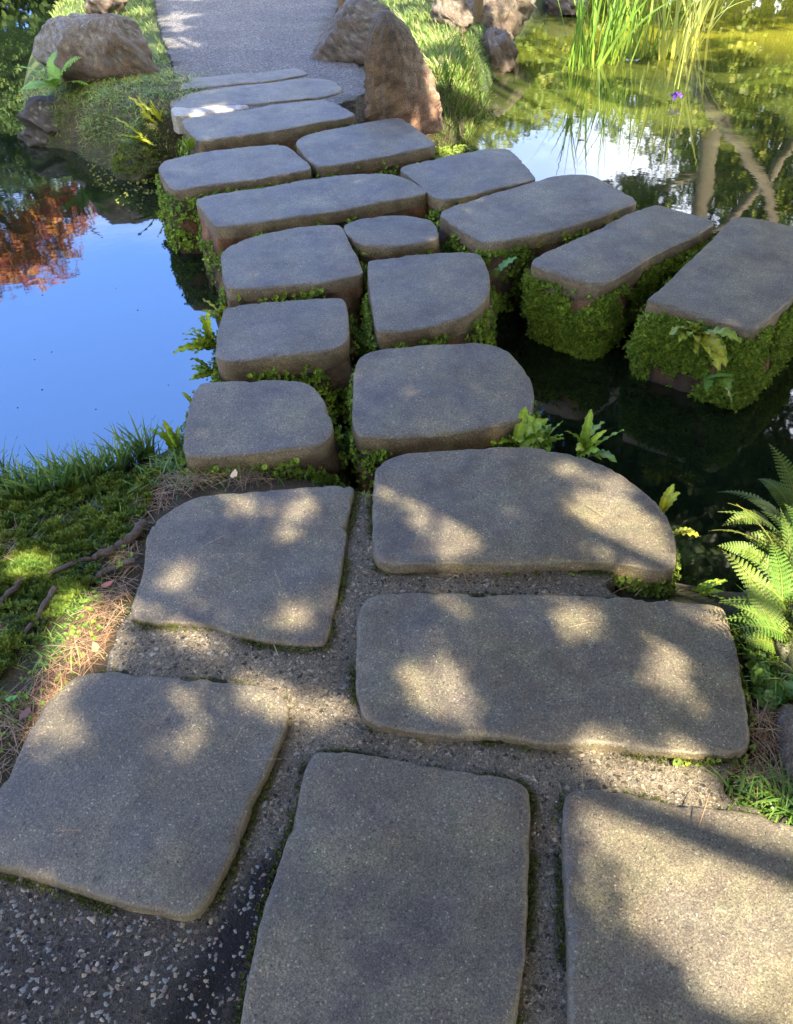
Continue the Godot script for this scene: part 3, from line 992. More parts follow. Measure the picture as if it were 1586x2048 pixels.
	stone("long stone with bare reddish brown sides across the middle of the crossing", [Vector2(-0.883, -3.985), Vector2(-0.857, -4.019), Vector2(-0.692, -4.079), Vector2(-0.455, -4.162), Vector2(-0.239, -4.242), Vector2(-0.070, -4.269), Vector2(0.026, -4.249), Vector2(0.095, -4.173), Vector2(0.175, -4.044), Vector2(0.177, -4.002), Vector2(0.121, -3.970), Vector2(-0.080, -3.880), Vector2(-0.368, -3.777), Vector2(-0.555, -3.719), Vector2(-0.741, -3.673), Vector2(-0.773, -3.733), Vector2(-0.823, -3.856)], 0.06, 350, 0.12, 0.8, 0.0)
	stone("left stone of the joined pair with moss hanging down its left side", [Vector2(-1.151, -4.475), Vector2(-1.048, -4.545), Vector2(-0.873, -4.640), Vector2(-0.708, -4.695), Vector2(-0.585, -4.708), Vector2(-0.526, -4.681), Vector2(-0.468, -4.588), Vector2(-0.344, -4.335), Vector2(-0.464, -4.284), Vector2(-0.707, -4.204), Vector2(-0.907, -4.137), Vector2(-1.005, -4.107), Vector2(-1.074, -4.256)], 0.06, 1300, 0.62, 0.6, 0.005)
	stone("right stone of the joined pair, below the standing rock", [Vector2(-0.477, -4.707), Vector2(-0.443, -4.836), Vector2(-0.320, -4.906), Vector2(-0.086, -5.019), Vector2(0.073, -5.091), Vector2(0.131, -4.993), Vector2(0.251, -4.651), Vector2(0.242, -4.607), Vector2(0.085, -4.532), Vector2(-0.137, -4.442), Vector2(-0.327, -4.340), Vector2(-0.376, -4.439), Vector2(-0.440, -4.586)], 0.06, 700, 0.5, 0.3, 0.0)
	stone("first stone of the right branch, nearest the grassy hump", [Vector2(0.048, -4.320), Vector2(0.103, -4.370), Vector2(0.301, -4.452), Vector2(0.489, -4.559), Vector2(0.603, -4.572), Vector2(0.637, -4.490), Vector2(0.696, -4.144), Vector2(0.683, -4.113), Vector2(0.463, -4.006), Vector2(0.293, -3.918), Vector2(0.230, -3.916), Vector2(0.182, -3.996), Vector2(0.112, -4.185)], 0.06, 600, 0.5, 0.3, 0.0)
	stone("second stone of the right branch, longest one with a mossy front", [Vector2(0.211, -3.739), Vector2(0.272, -3.834), Vector2(0.475, -3.970), Vector2(0.690, -4.100), Vector2(0.813, -4.173), Vector2(0.925, -4.178), Vector2(0.986, -4.129), Vector2(1.100, -3.863), Vector2(1.094, -3.813), Vector2(0.912, -3.683), Vector2(0.659, -3.534), Vector2(0.469, -3.453), Vector2(0.396, -3.438), Vector2(0.357, -3.489), Vector2(0.261, -3.656)], 0.06, 2600, 0.62, 0.3, 0.0, 0.0, 0.95)
	stone("third stone of the right branch, with bare brown rim over leafy moss", [Vector2(0.551, -3.254), Vector2(0.573, -3.302), Vector2(0.787, -3.491), Vector2(1.003, -3.677), Vector2(1.152, -3.798), Vector2(1.206, -3.788), Vector2(1.346, -3.644), Vector2(1.370, -3.596), Vector2(1.356, -3.555), Vector2(1.218, -3.435), Vector2(1.054, -3.305), Vector2(0.889, -3.135), Vector2(0.829, -3.084), Vector2(0.784, -3.066), Vector2(0.732, -3.089), Vector2(0.644, -3.157), Vector2(0.571, -3.226)], 0.085, 9000, 0.62, 0.45, -0.012, 0.0, 0.8)
	stone("rightmost stone of the right branch, shaggy with moss and a yellowing fern", [Vector2(0.932, -2.923), Vector2(0.941, -2.946), Vector2(1.037, -3.060), Vector2(1.227, -3.313), Vector2(1.448, -3.616), Vector2(1.493, -3.640), Vector2(1.581, -3.603), Vector2(1.691, -3.539), Vector2(1.790, -3.443), Vector2(1.798, -3.376), Vector2(1.708, -3.230), Vector2(1.456, -2.902), Vector2(1.353, -2.796), Vector2(1.274, -2.715), Vector2(1.236, -2.692), Vector2(1.199, -2.719), Vector2(1.089, -2.810), Vector2(0.992, -2.878)], 0.06, 14000, 0.84, 0.3, -0.006, 0.0, 0.85)
	stone("third step down from the path, in front of the pale edged one", [Vector2(-1.136, -5.130), Vector2(-1.110, -5.171), Vector2(-0.897, -5.269), Vector2(-0.621, -5.383), Vector2(-0.407, -5.459), Vector2(-0.334, -5.453), Vector2(-0.170, -5.164), Vector2(-0.166, -5.120), Vector2(-0.318, -5.047), Vector2(-0.582, -4.919), Vector2(-0.840, -4.820), Vector2(-0.980, -4.776), Vector2(-1.015, -4.833), Vector2(-1.100, -5.026)], 0.07, 450, 0.35, 0.3, 0.0)
	var t := stone("second step down from the path, with a whitish left front edge", [Vector2(-1.280, -5.534), Vector2(-1.266, -5.592), Vector2(-1.028, -5.711), Vector2(-0.735, -5.820), Vector2(-0.509, -5.874), Vector2(-0.352, -5.881), Vector2(-0.286, -5.758), Vector2(-0.253, -5.642), Vector2(-0.265, -5.553), Vector2(-0.409, -5.488), Vector2(-0.769, -5.395), Vector2(-1.224, -5.350)], 0.06, 200, 0.3, 0.3, 0.0)
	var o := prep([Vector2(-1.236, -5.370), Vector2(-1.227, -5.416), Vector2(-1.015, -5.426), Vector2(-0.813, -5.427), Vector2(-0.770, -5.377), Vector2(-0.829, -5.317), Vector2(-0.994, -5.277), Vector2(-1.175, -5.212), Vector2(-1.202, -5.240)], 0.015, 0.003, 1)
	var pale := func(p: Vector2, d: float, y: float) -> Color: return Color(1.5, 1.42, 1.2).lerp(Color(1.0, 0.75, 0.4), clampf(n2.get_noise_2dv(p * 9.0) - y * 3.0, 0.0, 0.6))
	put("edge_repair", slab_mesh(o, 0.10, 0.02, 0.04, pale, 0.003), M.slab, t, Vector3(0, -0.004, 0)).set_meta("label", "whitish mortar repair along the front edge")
	stone("low worn step flush with the end of the asphalt path", [Vector2(-1.312, -5.851), Vector2(-1.297, -5.946), Vector2(-0.991, -6.006), Vector2(-0.681, -6.089), Vector2(-0.539, -6.098), Vector2(-0.476, -6.002), Vector2(-0.513, -5.939), Vector2(-0.738, -5.852), Vector2(-1.037, -5.774), Vector2(-1.223, -5.688), Vector2(-1.265, -5.722)], 0.06, 0, 0.2, 0.2, 0.0)

func side_moss(shape: PackedVector2Array, keep: Rect2, y0: float, y1: float, count: int, label: String) -> void:
	var xf := []
	var cs := []
	var tries := 0
	while xf.size() < count and tries < count * 40:
		tries += 1
		var k := rng.randi() % shape.size()
		var p := shape[k].lerp(shape[(k + 1) % shape.size()], rng.randf())
		if not keep.has_point(p): continue
		var nn := outward(shape, k)
		var q := Vector3(p.x, lerpf(y0, y1, pow(rng.randf(), 0.7)), p.y)
		if n2.get_noise_3dv(q * 6.0) < rng.randf_range(-0.45, 0.2): continue
		q += Vector3(nn.x, 0, nn.y) * rng.randf_range(0.0, 0.012)
		xf.append(Transform3D(turned((Vector3(nn.x, 0.7, nn.y) + Vector3(rng.randfn(), rng.randfn(), rng.randfn()) * 0.25).normalized(), rng.randf() * TAU, rng.randf_range(0.6, 1.2)), q))
		cs.append(Color(0.06, 0.12, 0.012).lerp(Color(0.15, 0.20, 0.02), rng.randf()) * rng.randf_range(0.5, 1.2))
	tag(many("edge_moss", K.rosette, M.moss, xf, cs), label, "moss")

func build_paving() -> void:
	var o := prep([Vector2(-0.913, -0.851), Vector2(-0.796, -0.931), Vector2(-0.745, -1.102), Vector2(-0.688, -1.258), Vector2(-0.684, -1.315), Vector2(-0.678, -1.445), Vector2(-0.612, -1.508), Vector2(-0.623, -1.774), Vector2(-0.543, -1.864), Vector2(-0.325, -1.909), Vector2(-0.143, -1.912), Vector2(-0.080, -1.877), Vector2(-0.030, -1.986), Vector2(0.287, -1.862), Vector2(0.565, -1.768), Vector2(0.563, -1.596), Vector2(0.528, -1.535), Vector2(0.509, -1.485), Vector2(0.724, -1.444), Vector2(0.712, -1.240), Vector2(0.695, -1.058), Vector2(0.674, -1.011), Vector2(0.632, -0.949), Vector2(0.725, -0.887), Vector2(0.854, -0.873)] + [Vector2(1.4, 0.3), Vector2(1.2, 0.9), Vector2(-1.2, 0.9), Vector2(-1.2, -0.1)], 0.03, 0.012, 1)
	var col := func(p: Vector2, d: float, y: float) -> Color:
		var c := Color(0.32, 0.272, 0.195) * (1.0 + 0.25 * n2.get_noise_2dv(p * 5.0))
		# damp black silt where the ground sinks, at the lower left
		var wet := smoothstep(-0.95, -0.55, p.y + 0.25 * absf(p.x + 0.3)) * smoothstep(0.0, -0.25, p.x) * 0.85
		c = c.lerp(Color(0.075, 0.066, 0.056), wet)
		var e := 1e9
		for s in slab_shapes: e = minf(e, edge_dist(p, s))
		var g := exp(-e / 0.014) * clampf(0.65 + 1.3 * n1.get_noise_2dv(p * 4.0), 0.0, 1.0)
		c = c.lerp(Color(0.035, 0.042, 0.012), clampf(g, 0.0, 0.92))
		var silt := smoothstep(0.075, 0.0, Vector2((p.x + 0.315) + 0.45 * (p.y + 0.66), 0).length()) * smoothstep(-0.88, -0.78, p.y) * smoothstep(-0.30, -0.42, p.y)
		return c.lerp(Color(0.022, 0.020, 0.018), clampf(silt * 1.4, 0.0, 0.92))
	var pav := put("paving", slab_mesh(o, 0.22, 0.02, 0.022, col, 0.004), M.concrete, null, Vector3(0, -0.026, 0))
	tag(pav, "pebble concrete bedding between the near slabs", "", "", "structure")
	# pebbles
	var pm := []
	for k in 4:
		pm.append(rock_mesh(Vector3(1, 0.62, 0.72), 60 + k, 5, 0.6, func(_p, _q): return Color.WHITE, 5))
	var tones := [Color(0.13, 0.12, 0.10), Color(0.10, 0.10, 0.10), Color(0.17, 0.14, 0.10), Color(0.14, 0.09, 0.06), Color(0.24, 0.21, 0.16), Color(0.34, 0.30, 0.23), Color(0.46, 0.42, 0.33), Color(0.12, 0.13, 0.115), Color(0.20, 0.16, 0.09)]
	var mats := []
	for t in tones:
		var m := StandardMaterial3D.new()
		m.albedo_color = t.linear_to_srgb()
		m.roughness = 0.45
		mats.append(m)
	var singles := 0
	var xf := []
	var cs := []
	var lo := Vector2(-0.85, -1.75); var hi := Vector2(0.95, -0.3)
	for k in 20000:
		var p := Vector2(rng.randf_range(lo.x, hi.x), rng.randf_range(lo.y, hi.y))
		var lower := p.y > -0.95 and p.x < -0.05
		if not lower and rng.randf() < 0.25: continue
		var free := Geometry2D.is_point_in_polygon(p, o)
		if free:
			for s in slab_shapes:
				if Geometry2D.is_point_in_polygon(p, s): free = false
		if not free: continue
		var r := 0.0012 + 0.0022 * pow(rng.randf(), 2.0)
		if lower and rng.randf() < 0.6: r = rng.randf_range(0.0035, 0.0078)
		var y := n1.get_noise_2dv(p * 2.2) * 0.008 + n2.get_noise_2dv(p * 9.0) * 0.0024 - r * 0.3
		var bs := Basis(Vector3.UP, rng.randf() * TAU) * Basis(Vector3.RIGHT, rng.randf_range(-0.3, 0.3)) * Basis.from_scale(Vector3.ONE * r * Vector3(rng.randf_range(0.9, 1.35), 0.8, 1.0))
		var ti: int = [0, 0, 1, 2, 3, 4, 2, 0, 7, 8, 0, 1, 3, 7, 2, 8, 0, 3, 2, 5][rng.randi() % 16] if lower else [2, 4, 2, 4, 5, 4, 2, 0, 2][rng.randi() % 9]
		if lower and r > 0.0045 and singles < 300:
			var o1 := put("pebble", pm[rng.randi() % 4], mats[ti], pav, Vector3(p.x, y, p.y))
			o1.basis = bs
			singles += 1
		else:
			xf.append(Transform3D(bs, Vector3(p.x, y, p.y)))
			cs.append(tones[ti] * rng.randf_range(0.8, 1.15))
	many("small_pebbles", pm[0], M.pebble, xf, cs, pav)
	side_moss(slab_shapes[5], Rect2(0.25, -1.75, 0.6, 0.5), -0.03, -0.16, 1500, "green moss clinging to the right end of the rounded slab")
	side_moss(slab_shapes[3], Rect2(0.55, -1.6, 0.5, 0.8), -0.02, -0.12, 700, "moss and small leaves along the right end of the wide slab")
	# moss in the joints
	xf = []
	cs = []
	for s in slab_shapes:
		for k in s.size():
			for rep in 6:
				var p: Vector2 = s[k] + outward(s, k) * rng.randf_range(-0.001, 0.014) + Vector2(rng.randfn(), rng.randfn()) * 0.003
				if n1.get_noise_2dv(p * 4.0) < rng.randf_range(-0.35, 0.25): continue
				if not Geometry2D.is_point_in_polygon(p, o): continue
				xf.append(Transform3D(turned(Vector3(rng.randfn() * 0.25, 1, rng.randfn() * 0.25).normalized(), rng.randf() * TAU, rng.randf_range(0.35, 0.8)), Vector3(p.x, -0.027 + n1.get_noise_2dv(p * 2.2) * 0.008, p.y)))
				cs.append(Color(0.05, 0.075, 0.01).lerp(Color(0.10, 0.12, 0.015), rng.randf()) * rng.randf_range(0.5, 1.1))
	tag(many("joint_moss", K.tuft, M.moss, xf, cs), "dark green moss lining the joints round the near slabs", "moss")

func build_rocks() -> void:
	var gb := rock_color(Color(0.30, 0.28, 0.25), Color(0.23, 0.15, 0.08), Color(0.11, 0.08, 0.05), 0.7)
	var r := put("boulder", rock_mesh(Vector3(0.34, 0.25, 0.28), 5, 14, 0.28, gb), M.rock, null, Vector3(-1.724, 0.08, -6.114))
	r.rotation = Vector3(0.1, 0.5, -0.12)
	tag(r, "big angular brown and grey boulder beside the path on the left", "boulder", "rocks round the path end")
	r = put("boulder", rock_mesh(Vector3(0.28, 0.20, 0.28), 12, 7, 0.35, rock_color(Color(0.36, 0.35, 0.32), Color(0.22, 0.18, 0.12), Color(0.12, 0.10, 0.07), 0.6)), M.rock, null, Vector3(-2.035, 0.06, -6.420))
	r.rotation = Vector3(0, 1.2, 0.1)
	tag(r, "smooth pale grey boulder behind the big angular one", "boulder", "rocks round the path end")
	# standing rock: a tall leaning flake
	var sc := func(p: Vector3, q: Vector3) -> Color:
		var streak := n2.get_noise_3d(q.x * 5.0, q.y * 0.8, q.z * 5.0)
		var c := Color(0.20, 0.125, 0.06).lerp(Color(0.10, 0.075, 0.045), clampf(0.5 + 1.2 * streak, 0.0, 1.0))
		c = c.lerp(Color(0.33, 0.28, 0.22), clampf(p.x * 1.6 - 0.35 + 0.9 * n1.get_noise_3dv(q * 3.0), 0.0, 0.85))
		c = c.lerp(Color(0.30, 0.15, 0.09), clampf(p.x - p.y * 1.4 - 0.7 + n2.get_noise_3dv(q * 4.0), 0.0, 0.6))
		return (c * 1.75 * (1.0 + 0.5 * n3.get_noise_3d(q.x * 14.0, q.y * 6.0, q.z * 14.0))).lerp(Color(0.20, 0.19, 0.165), clampf(p.y * 1.3 - 0.35 + 0.6 * n3.get_noise_3dv(q * 5.0), 0.0, 0.85))
	r = put("standing_rock", standing_rock_mesh(sc), M.rock, null, Vector3(0.114, -0.06, -5.330))
	tag(r, "tall leaning standing rock with rust brown front beside the steps", "rock", "rocks round the path end")
	var low := rock_color(Color(0.27, 0.25, 0.22), Color(0.20, 0.145, 0.10), Color(0.12, 0.09, 0.07), 0.5)
	r = put("rock", rock_mesh(Vector3(0.34, 0.25, 0.26), 23, 13, 0.3, low), M.rock, null, Vector3(-0.203, 0.03, -6.541))
	r.rotation = Vector3(0, 0.4, 0.1)
	tag(r, "reddish grey rock half hidden behind the standing rock", "rock", "rocks round the path end")
	var cream := rock_color(Color(0.36, 0.32, 0.26), Color(0.24, 0.17, 0.12), Color(0.16, 0.11, 0.08), 0.3)
	var i := 0
	for a in [[Vector3(0.811, -0.22, -7.262), Vector3(0.17, 0.19, 0.26), "jagged tan rock at the water's edge beside the grassy hump"], [Vector3(0.771, -0.16, -7.684), Vector3(0.24, 0.22, 0.26), "crumbly brown rock behind the jagged tan one"], [Vector3(0.501, 0.05, -7.203), Vector3(0.16, 0.15, 0.16), "pale weathered rock in the grass by the wooden post"], [Vector3(0.969, -0.05, -7.943), Vector3(0.26, 0.25, 0.25), "rounded brown rock farthest along the right bank"], [Vector3(1.630, -0.25, -8.953), Vector3(0.22, 0.13, 0.16), "cream sunlit rock at the waterline behind the iris leaves"], [Vector3(-2.221, 0.02, -8.034), Vector3(0.18, 0.13, 0.16), "pale rock at the grass edge behind the boulders"]]:
		r = put("rock", rock_mesh(a[1], 40 + i, 12, 0.55, cream, 28), M.rock, null, a[0])
		r.rotation.y = i * 1.3
		tag(r, a[2], "rock", "rocks along the far banks")
		i += 1
	var wet := rock_color(Color(0.10, 0.09, 0.07), Color(0.075, 0.06, 0.04), Color(0.04, 0.035, 0.025), 0.2)
	r = put("rock", rock_mesh(Vector3(0.23, 0.13, 0.2), 71, 14, 0.3, wet, 28), M.rock, null, Vector3(-2.114, -0.20, -5.909))
	tag(r, "dark wet rock under the small fern at the left waterline", "rock", "rocks along the far banks")
	r = put("rock", rock_mesh(Vector3(0.20, 0.12, 0.18), 72, 8, 0.4, wet, 28), M.rock, null, Vector3(-2.141, -0.30, -5.908))
	tag(r, "low brown rock beneath the dark wet one, touching the water", "rock", "rocks along the far banks")
	r = put("rock", rock_mesh(Vector3(0.16, 0.12, 0.14), 75, 6, 0.7, rock_color(Color(0.10, 0.12, 0.03), Color(0.08, 0.10, 0.015), Color(0.05, 0.05, 0.02), 0.0), 28), M.rock, null, Vector3(-1.420, -0.27, -5.219))
	tag(r, "moss covered rock in the corner beside the first steps", "rock", "rocks along the far banks")
	moss_on(Vector3(-1.420, -0.27, -5.219), Vector3(0.165, 0.125, 0.145), 900, "yellow green moss cushion on the corner rock by the steps")
	r = put("rock", rock_mesh(Vector3(0.10, 0.07, 0.12), 81, 12, 0.3, rock_color(Color(0.30, 0.25, 0.18), Color(0.26, 0.17, 0.09), Color(0.14, 0.10, 0.06), 0.3), 28), M.rock, null, Vector3(0.850, -0.05, -1.063))
	tag(r, "brown rock at the right edge beside the grass tuft", "rock", "rocks of the near right bank")
	r = put("rock", rock_mesh(Vector3(0.14, 0.10, 0.14), 83, 6, 0.7, rock_color(Color(0.10, 0.12, 0.03), Color(0.11, 0.13, 0.02), Color(0.05, 0.05, 0.02), 0.0), 28), M.rock, null, Vector3(0.929, -0.08, -1.343))
	tag(r, "sunlit mossy mound rock below the lady fern", "rock", "rocks of the near right bank")
	moss_on(Vector3(0.929, -0.08, -1.343), Vector3(0.145, 0.105, 0.145), 1300, "bright yellow green moss on the mound below the lady fern")

func standing_rock_mesh(colour: Callable) -> ArrayMesh:
	var b := mb()
	var rows := 46
	var n := 60
	for w in rows + 1:
		var t := float(w) / rows                       # 0 below the soil, 1 at the tip
		var y := -0.08 + t * 0.60
		var wx := 0.21 * (1.0 - 0.66 * pow(t, 1.9)) * sqrt(clampf((1.02 - t) * 6.0, 0.0, 1.0))
		var wz := 0.13 * (1.0 - 0.5 * t) * sqrt(clampf((1.02 - t) * 7.0, 0.0, 1.0))
		var cx := -0.105 * pow(t, 1.1)
		for k in n:
			var a := TAU * k / n
			var p := Vector3(signf(cos(a)) * pow(absf(cos(a)), 0.75), 0, signf(sin(a)) * pow(absf(sin(a)), 0.8))
			var q := Vector3(p.x, t * 2.0, p.z) + Vector3(31, 7, 3)
			var f := 1.0 + 0.16 * n1.get_noise_3dv(q * 1.3) + 0.14 * n2.get_noise_3d(q.x * 4.0, q.y * 1.0, q.z * 4.0) + 0.06 * n3.get_noise_3d(q.x * 20.0, q.y * 5.0, q.z * 20.0) + 0.08 * n3.get_noise_3dv(q * 9.0)
			vx(b, Vector3(cx + p.x * wx * f, y, p.z * wz * f - 0.04 * t), colour.call(Vector3(p.x, t * 2.0 - 1.0, p.z), q))
	for w in rows:
		for k in n:
			var a := w * n + k; var c := w * n + (k + 1) % n
			tri(b, a, a + n, c)
			tri(b, c, a + n, c + n)
	var top := vx(b, Vector3(-0.105, 0.522, -0.04), colour.call(Vector3(0, 1, 0), Vector3(31, 9, 3)))
	for k in n: tri(b, rows * n + k, top, rows * n + (k + 1) % n)
	return done(b)

func moss_on(at: Vector3, radii: Vector3, count: int, label: String) -> void:
	var xf := []
	var cs := []
	for k in count:
		var d := Vector3(rng.randfn(), absf(rng.randfn()) * 0.8 - 0.1, rng.randfn()).normalized()
		var p := at + d * radii * (0.93 + 0.1 * n1.get_noise_3dv(d * 3.0))
		xf.append(Transform3D(turned((d + Vector3.UP * 0.5).normalized(), rng.randf() * TAU, rng.randf_range(0.8, 1.6)), p))
		cs.append(Color(0.12, 0.15, 0.015).lerp(Color(0.07, 0.12, 0.01), rng.randf()) * rng.randf_range(0.7, 1.2))
	tag(many("moss_cushion", K.tuft, M.moss, xf, cs), label, "moss")

func build_banks() -> void:
	var green := [Color(0.07, 0.15, 0.02), Color(0.10, 0.19, 0.025), Color(0.055, 0.12, 0.02), Color(0.14, 0.20, 0.04)]
	var lush := [Color(0.12, 0.22, 0.035), Color(0.16, 0.26, 0.045), Color(0.09, 0.18, 0.03), Color(0.22, 0.27, 0.08), Color(0.26, 0.23, 0.11)]
	var dark := [Color(0.045, 0.10, 0.02), Color(0.07, 0.14, 0.03), Color(0.09, 0.15, 0.02)]
	grass_patch("bank_grass", "tall blue green grass along the near left waterline", [Vector2(-1.380, -1.974), Vector2(-1.375, -2.222), Vector2(-1.262, -2.172), Vector2(-1.089, -2.124), Vector2(-0.966, -2.133), Vector2(-0.851, -2.188), Vector2(-0.757, -2.286), Vector2(-0.740, -2.196), Vector2(-0.830, -2.090), Vector2(-0.946, -1.991), Vector2(-1.041, -1.950), Vector2(-1.182, -1.923)], 1300, 0.05, 0.17, 0.4, [Color(0.06, 0.14, 0.03), Color(0.09, 0.18, 0.04), Color(0.12, 0.19, 0.03)])
	grass_patch("bank_grass", "short grass and sprouts on the near left bank, between moss and slabs", [Vector2(-1.229, -1.807), Vector2(-1.031, -1.882), Vector2(-0.790, -2.005), Vector2(-0.699, -1.912), Vector2(-0.701, -1.652), Vector2(-0.735, -1.463), Vector2(-0.789, -1.296), Vector2(-0.847, -1.148), Vector2(-0.933, -1.052)], 3400, 0.015, 0.055, 1.0, green, 0.0, 0.5)
	grass_patch("bank_grass", "grass tuft and blades in front of the nearest left stepping stone", [Vector2(-0.709, -2.158), Vector2(-0.612, -2.230), Vector2(-0.358, -2.194), Vector2(-0.292, -2.141), Vector2(-0.380, -2.095), Vector2(-0.559, -2.079), Vector2(-0.657, -2.036), Vector2(-0.727, -1.937)], 760, 0.03, 0.11, 1.0, green)
	grass_patch("bank_grass", "small grass tuft in the gap between the sunken slab and the rounded slab", [Vector2(-0.131, -1.873), Vector2(-0.080, -1.904), Vector2(-0.072, -1.850), Vector2(-0.126, -1.810)], 160, 0.015, 0.04, 0.7, lush, 0.0, 0.0, -0.035)
	grass_patch("bank_grass", "long lush grass on the hump behind the standing rock", [Vector2(0.125, -7.488), Vector2(0.395, -7.626), Vector2(0.491, -7.051), Vector2(0.608, -6.747), Vector2(0.693, -6.214), Vector2(0.642, -5.550), Vector2(0.511, -4.916), Vector2(0.387, -4.669), Vector2(0.318, -5.017), Vector2(0.298, -5.685), Vector2(0.206, -6.518)], 5200, 0.06, 0.17, 0.7, lush)
	grass_patch("bank_grass", "rough weeds hanging down the waterside bank right of the steps", [Vector2(0.125, -5.417), Vector2(0.327, -5.636), Vector2(0.567, -5.616), Vector2(0.520, -5.252), Vector2(0.348, -5.013), Vector2(0.258, -5.144)], 1300, 0.02, 0.07, 1.2, green, 0.0, 0.5)
	grass_patch("bank_grass", "weedy grass covering the bank below the left boulder", [Vector2(-2.188, -5.961), Vector2(-2.056, -6.169), Vector2(-1.467, -6.469), Vector2(-1.321, -5.830), Vector2(-1.204, -5.244), Vector2(-1.177, -4.715), Vector2(-1.355, -4.582), Vector2(-1.646, -4.826), Vector2(-1.725, -5.243)], 4200, 0.02, 0.075, 1.0, green, 0.0, 0.5)
	grass_patch("bank_grass", "sunlit lawn edge left of the asphalt path", [Vector2(-3.036, -9.202), Vector2(-2.424, -7.299), Vector2(-1.896, -7.242), Vector2(-1.709, -7.222), Vector2(-1.641, -7.215), Vector2(-1.431, -6.385), Vector2(-1.509, -6.392), Vector2(-2.158, -9.547)], 3600, 0.03, 0.08, 0.8, lush)
	grass_patch("bank_grass", "bright lawn between the path and the far right rocks", [Vector2(-0.333, -9.071), Vector2(-0.308, -8.147), Vector2(0.129, -7.738), Vector2(0.514, -7.693), Vector2(0.981, -8.085), Vector2(1.400, -9.066)], 3500, 0.03, 0.10, 0.8, lush)
	grass_patch("bank_grass", "green sprigs in the corner under the standing rock", [Vector2(-0.252, -5.951), Vector2(-0.094, -5.676), Vector2(-0.091, -5.208), Vector2(-0.164, -5.347)], 380, 0.015, 0.05, 1.0, green)
	grass_patch("bank_grass", "thin grass tuft at the right edge below the wide slab", [Vector2(0.644, -0.969), Vector2(0.703, -0.996), Vector2(0.783, -0.976), Vector2(0.785, -0.888), Vector2(0.713, -0.906), Vector2(0.651, -0.924)], 260, 0.03, 0.09, 0.9, green)
	grass_patch("bank_grass", "mixed grass stalks under the lady fern", [Vector2(0.828, -1.474), Vector2(0.993, -1.536), Vector2(0.911, -1.199), Vector2(0.783, -1.150), Vector2(0.810, -1.302)], 520, 0.03, 0.10, 1.0, green)
	grass_patch("bank_grass", "mossy turf draping the whole bank under the left boulders", [Vector2(-2.5, -4.0), Vector2(-0.95, -4.0), Vector2(-0.95, -6.6), Vector2(-2.5, -6.6)], 15000, 0.02, 0.055, 1.1, [Color(0.19, 0.28, 0.035), Color(0.25, 0.34, 0.05), Color(0.12, 0.20, 0.025), Color(0.30, 0.28, 0.09)])
	grass_patch("bank_grass", "short turf on the water side of the grassy hump", [Vector2(0.15, -4.4), Vector2(1.2, -4.4), Vector2(1.5, -8.0), Vector2(0.6, -8.0), Vector2(0.5, -5.5)], 3500, 0.03, 0.09, 1.2, green)
	# moss carpet on the left bank
	var xf := []
	var cs := []
	var a := PackedVector2Array([Vector2(-1.272, -1.849), Vector2(-1.057, -1.970), Vector2(-0.803, -2.063), Vector2(-0.685, -2.070), Vector2(-0.697, -1.827), Vector2(-0.741, -1.653), Vector2(-0.810, -1.515), Vector2(-0.876, -1.358), Vector2(-0.970, -1.218)])
	while xf.size() < 14000:
		var p := Vector2(rng.randf_range(-1.3, -0.3), rng.randf_range(-2.2, -0.8))
		if not Geometry2D.is_point_in_polygon(p, a): continue
		if n2.get_noise_2dv(p * 3.0) < rng.randf_range(-0.4, 0.1): continue
		xf.append(Transform3D(turned(Vector3(rng.randfn() * 0.3, 1, rng.randfn() * 0.3).normalized(), rng.randf() * TAU, rng.randf_range(0.7, 1.5)), Vector3(p.x, ground_y(p) + 0.006 + 0.022 * n3.get_noise_2dv(p * 14.0), p.y)))
		cs.append(Color(0.06, 0.115, 0.014).lerp(Color(0.13, 0.185, 0.022), clampf(0.5 + n1.get_noise_2dv(p * 8.0), 0.0, 1.0)) * rng.randf_range(0.7, 1.2))
	tag(many("moss_carpet", K.tuft, M.moss, xf, cs), "soft green moss carpet on the near left bank", "moss")
	grass_patch("bank_grass", "sparse grass and sprouts in the strip behind the sunken slab", [Vector2(-0.632, -1.941), Vector2(-0.541, -2.005), Vector2(-0.340, -2.043), Vector2(-0.119, -2.022), Vector2(-0.150, -2.083), Vector2(-0.347, -2.128), Vector2(-0.554, -2.100), Vector2(-0.647, -2.033)], 420, 0.025, 0.075, 1.0, green)
	grass_patch("bank_grass", "short grass on the right bank beyond the lady ferns", [Vector2(1.0, -1.5), Vector2(1.5, -1.9), Vector2(2.6, -2.0), Vector2(2.6, 0.0), Vector2(1.3, 0.2), Vector2(1.1, -0.6)], 3000, 0.03, 0.10, 0.9, green)
	leaf_patch("ground_cover", "small round leaved ground cover at the foot of the nearest left stone", [Vector2(-0.351, -2.142), Vector2(-0.293, -2.190), Vector2(-0.154, -2.197), Vector2(-0.159, -2.085), Vector2(-0.285, -2.055)], 500, 0.8, 1.6, Color(0.07, 0.14, 0.02))
	leaf_patch("ground_cover", "clover and small leaves spilling down the bank below the left boulder", [Vector2(-1.969, -6.051), Vector2(-1.368, -5.891), Vector2(-1.233, -5.301), Vector2(-1.339, -4.595), Vector2(-1.671, -4.997)], 420, 0.5, 1.1, Color(0.09, 0.12, 0.02))
	leaf_patch("ground_cover", "tiny leaves creeping over the waterside bank right of the steps", [Vector2(0.124, -5.398), Vector2(0.347, -5.472), Vector2(0.556, -5.501), Vector2(0.498, -5.165), Vector2(0.344, -4.953), Vector2(0.267, -5.040)], 1300, 0.7, 1.5, Color(0.08, 0.14, 0.02))
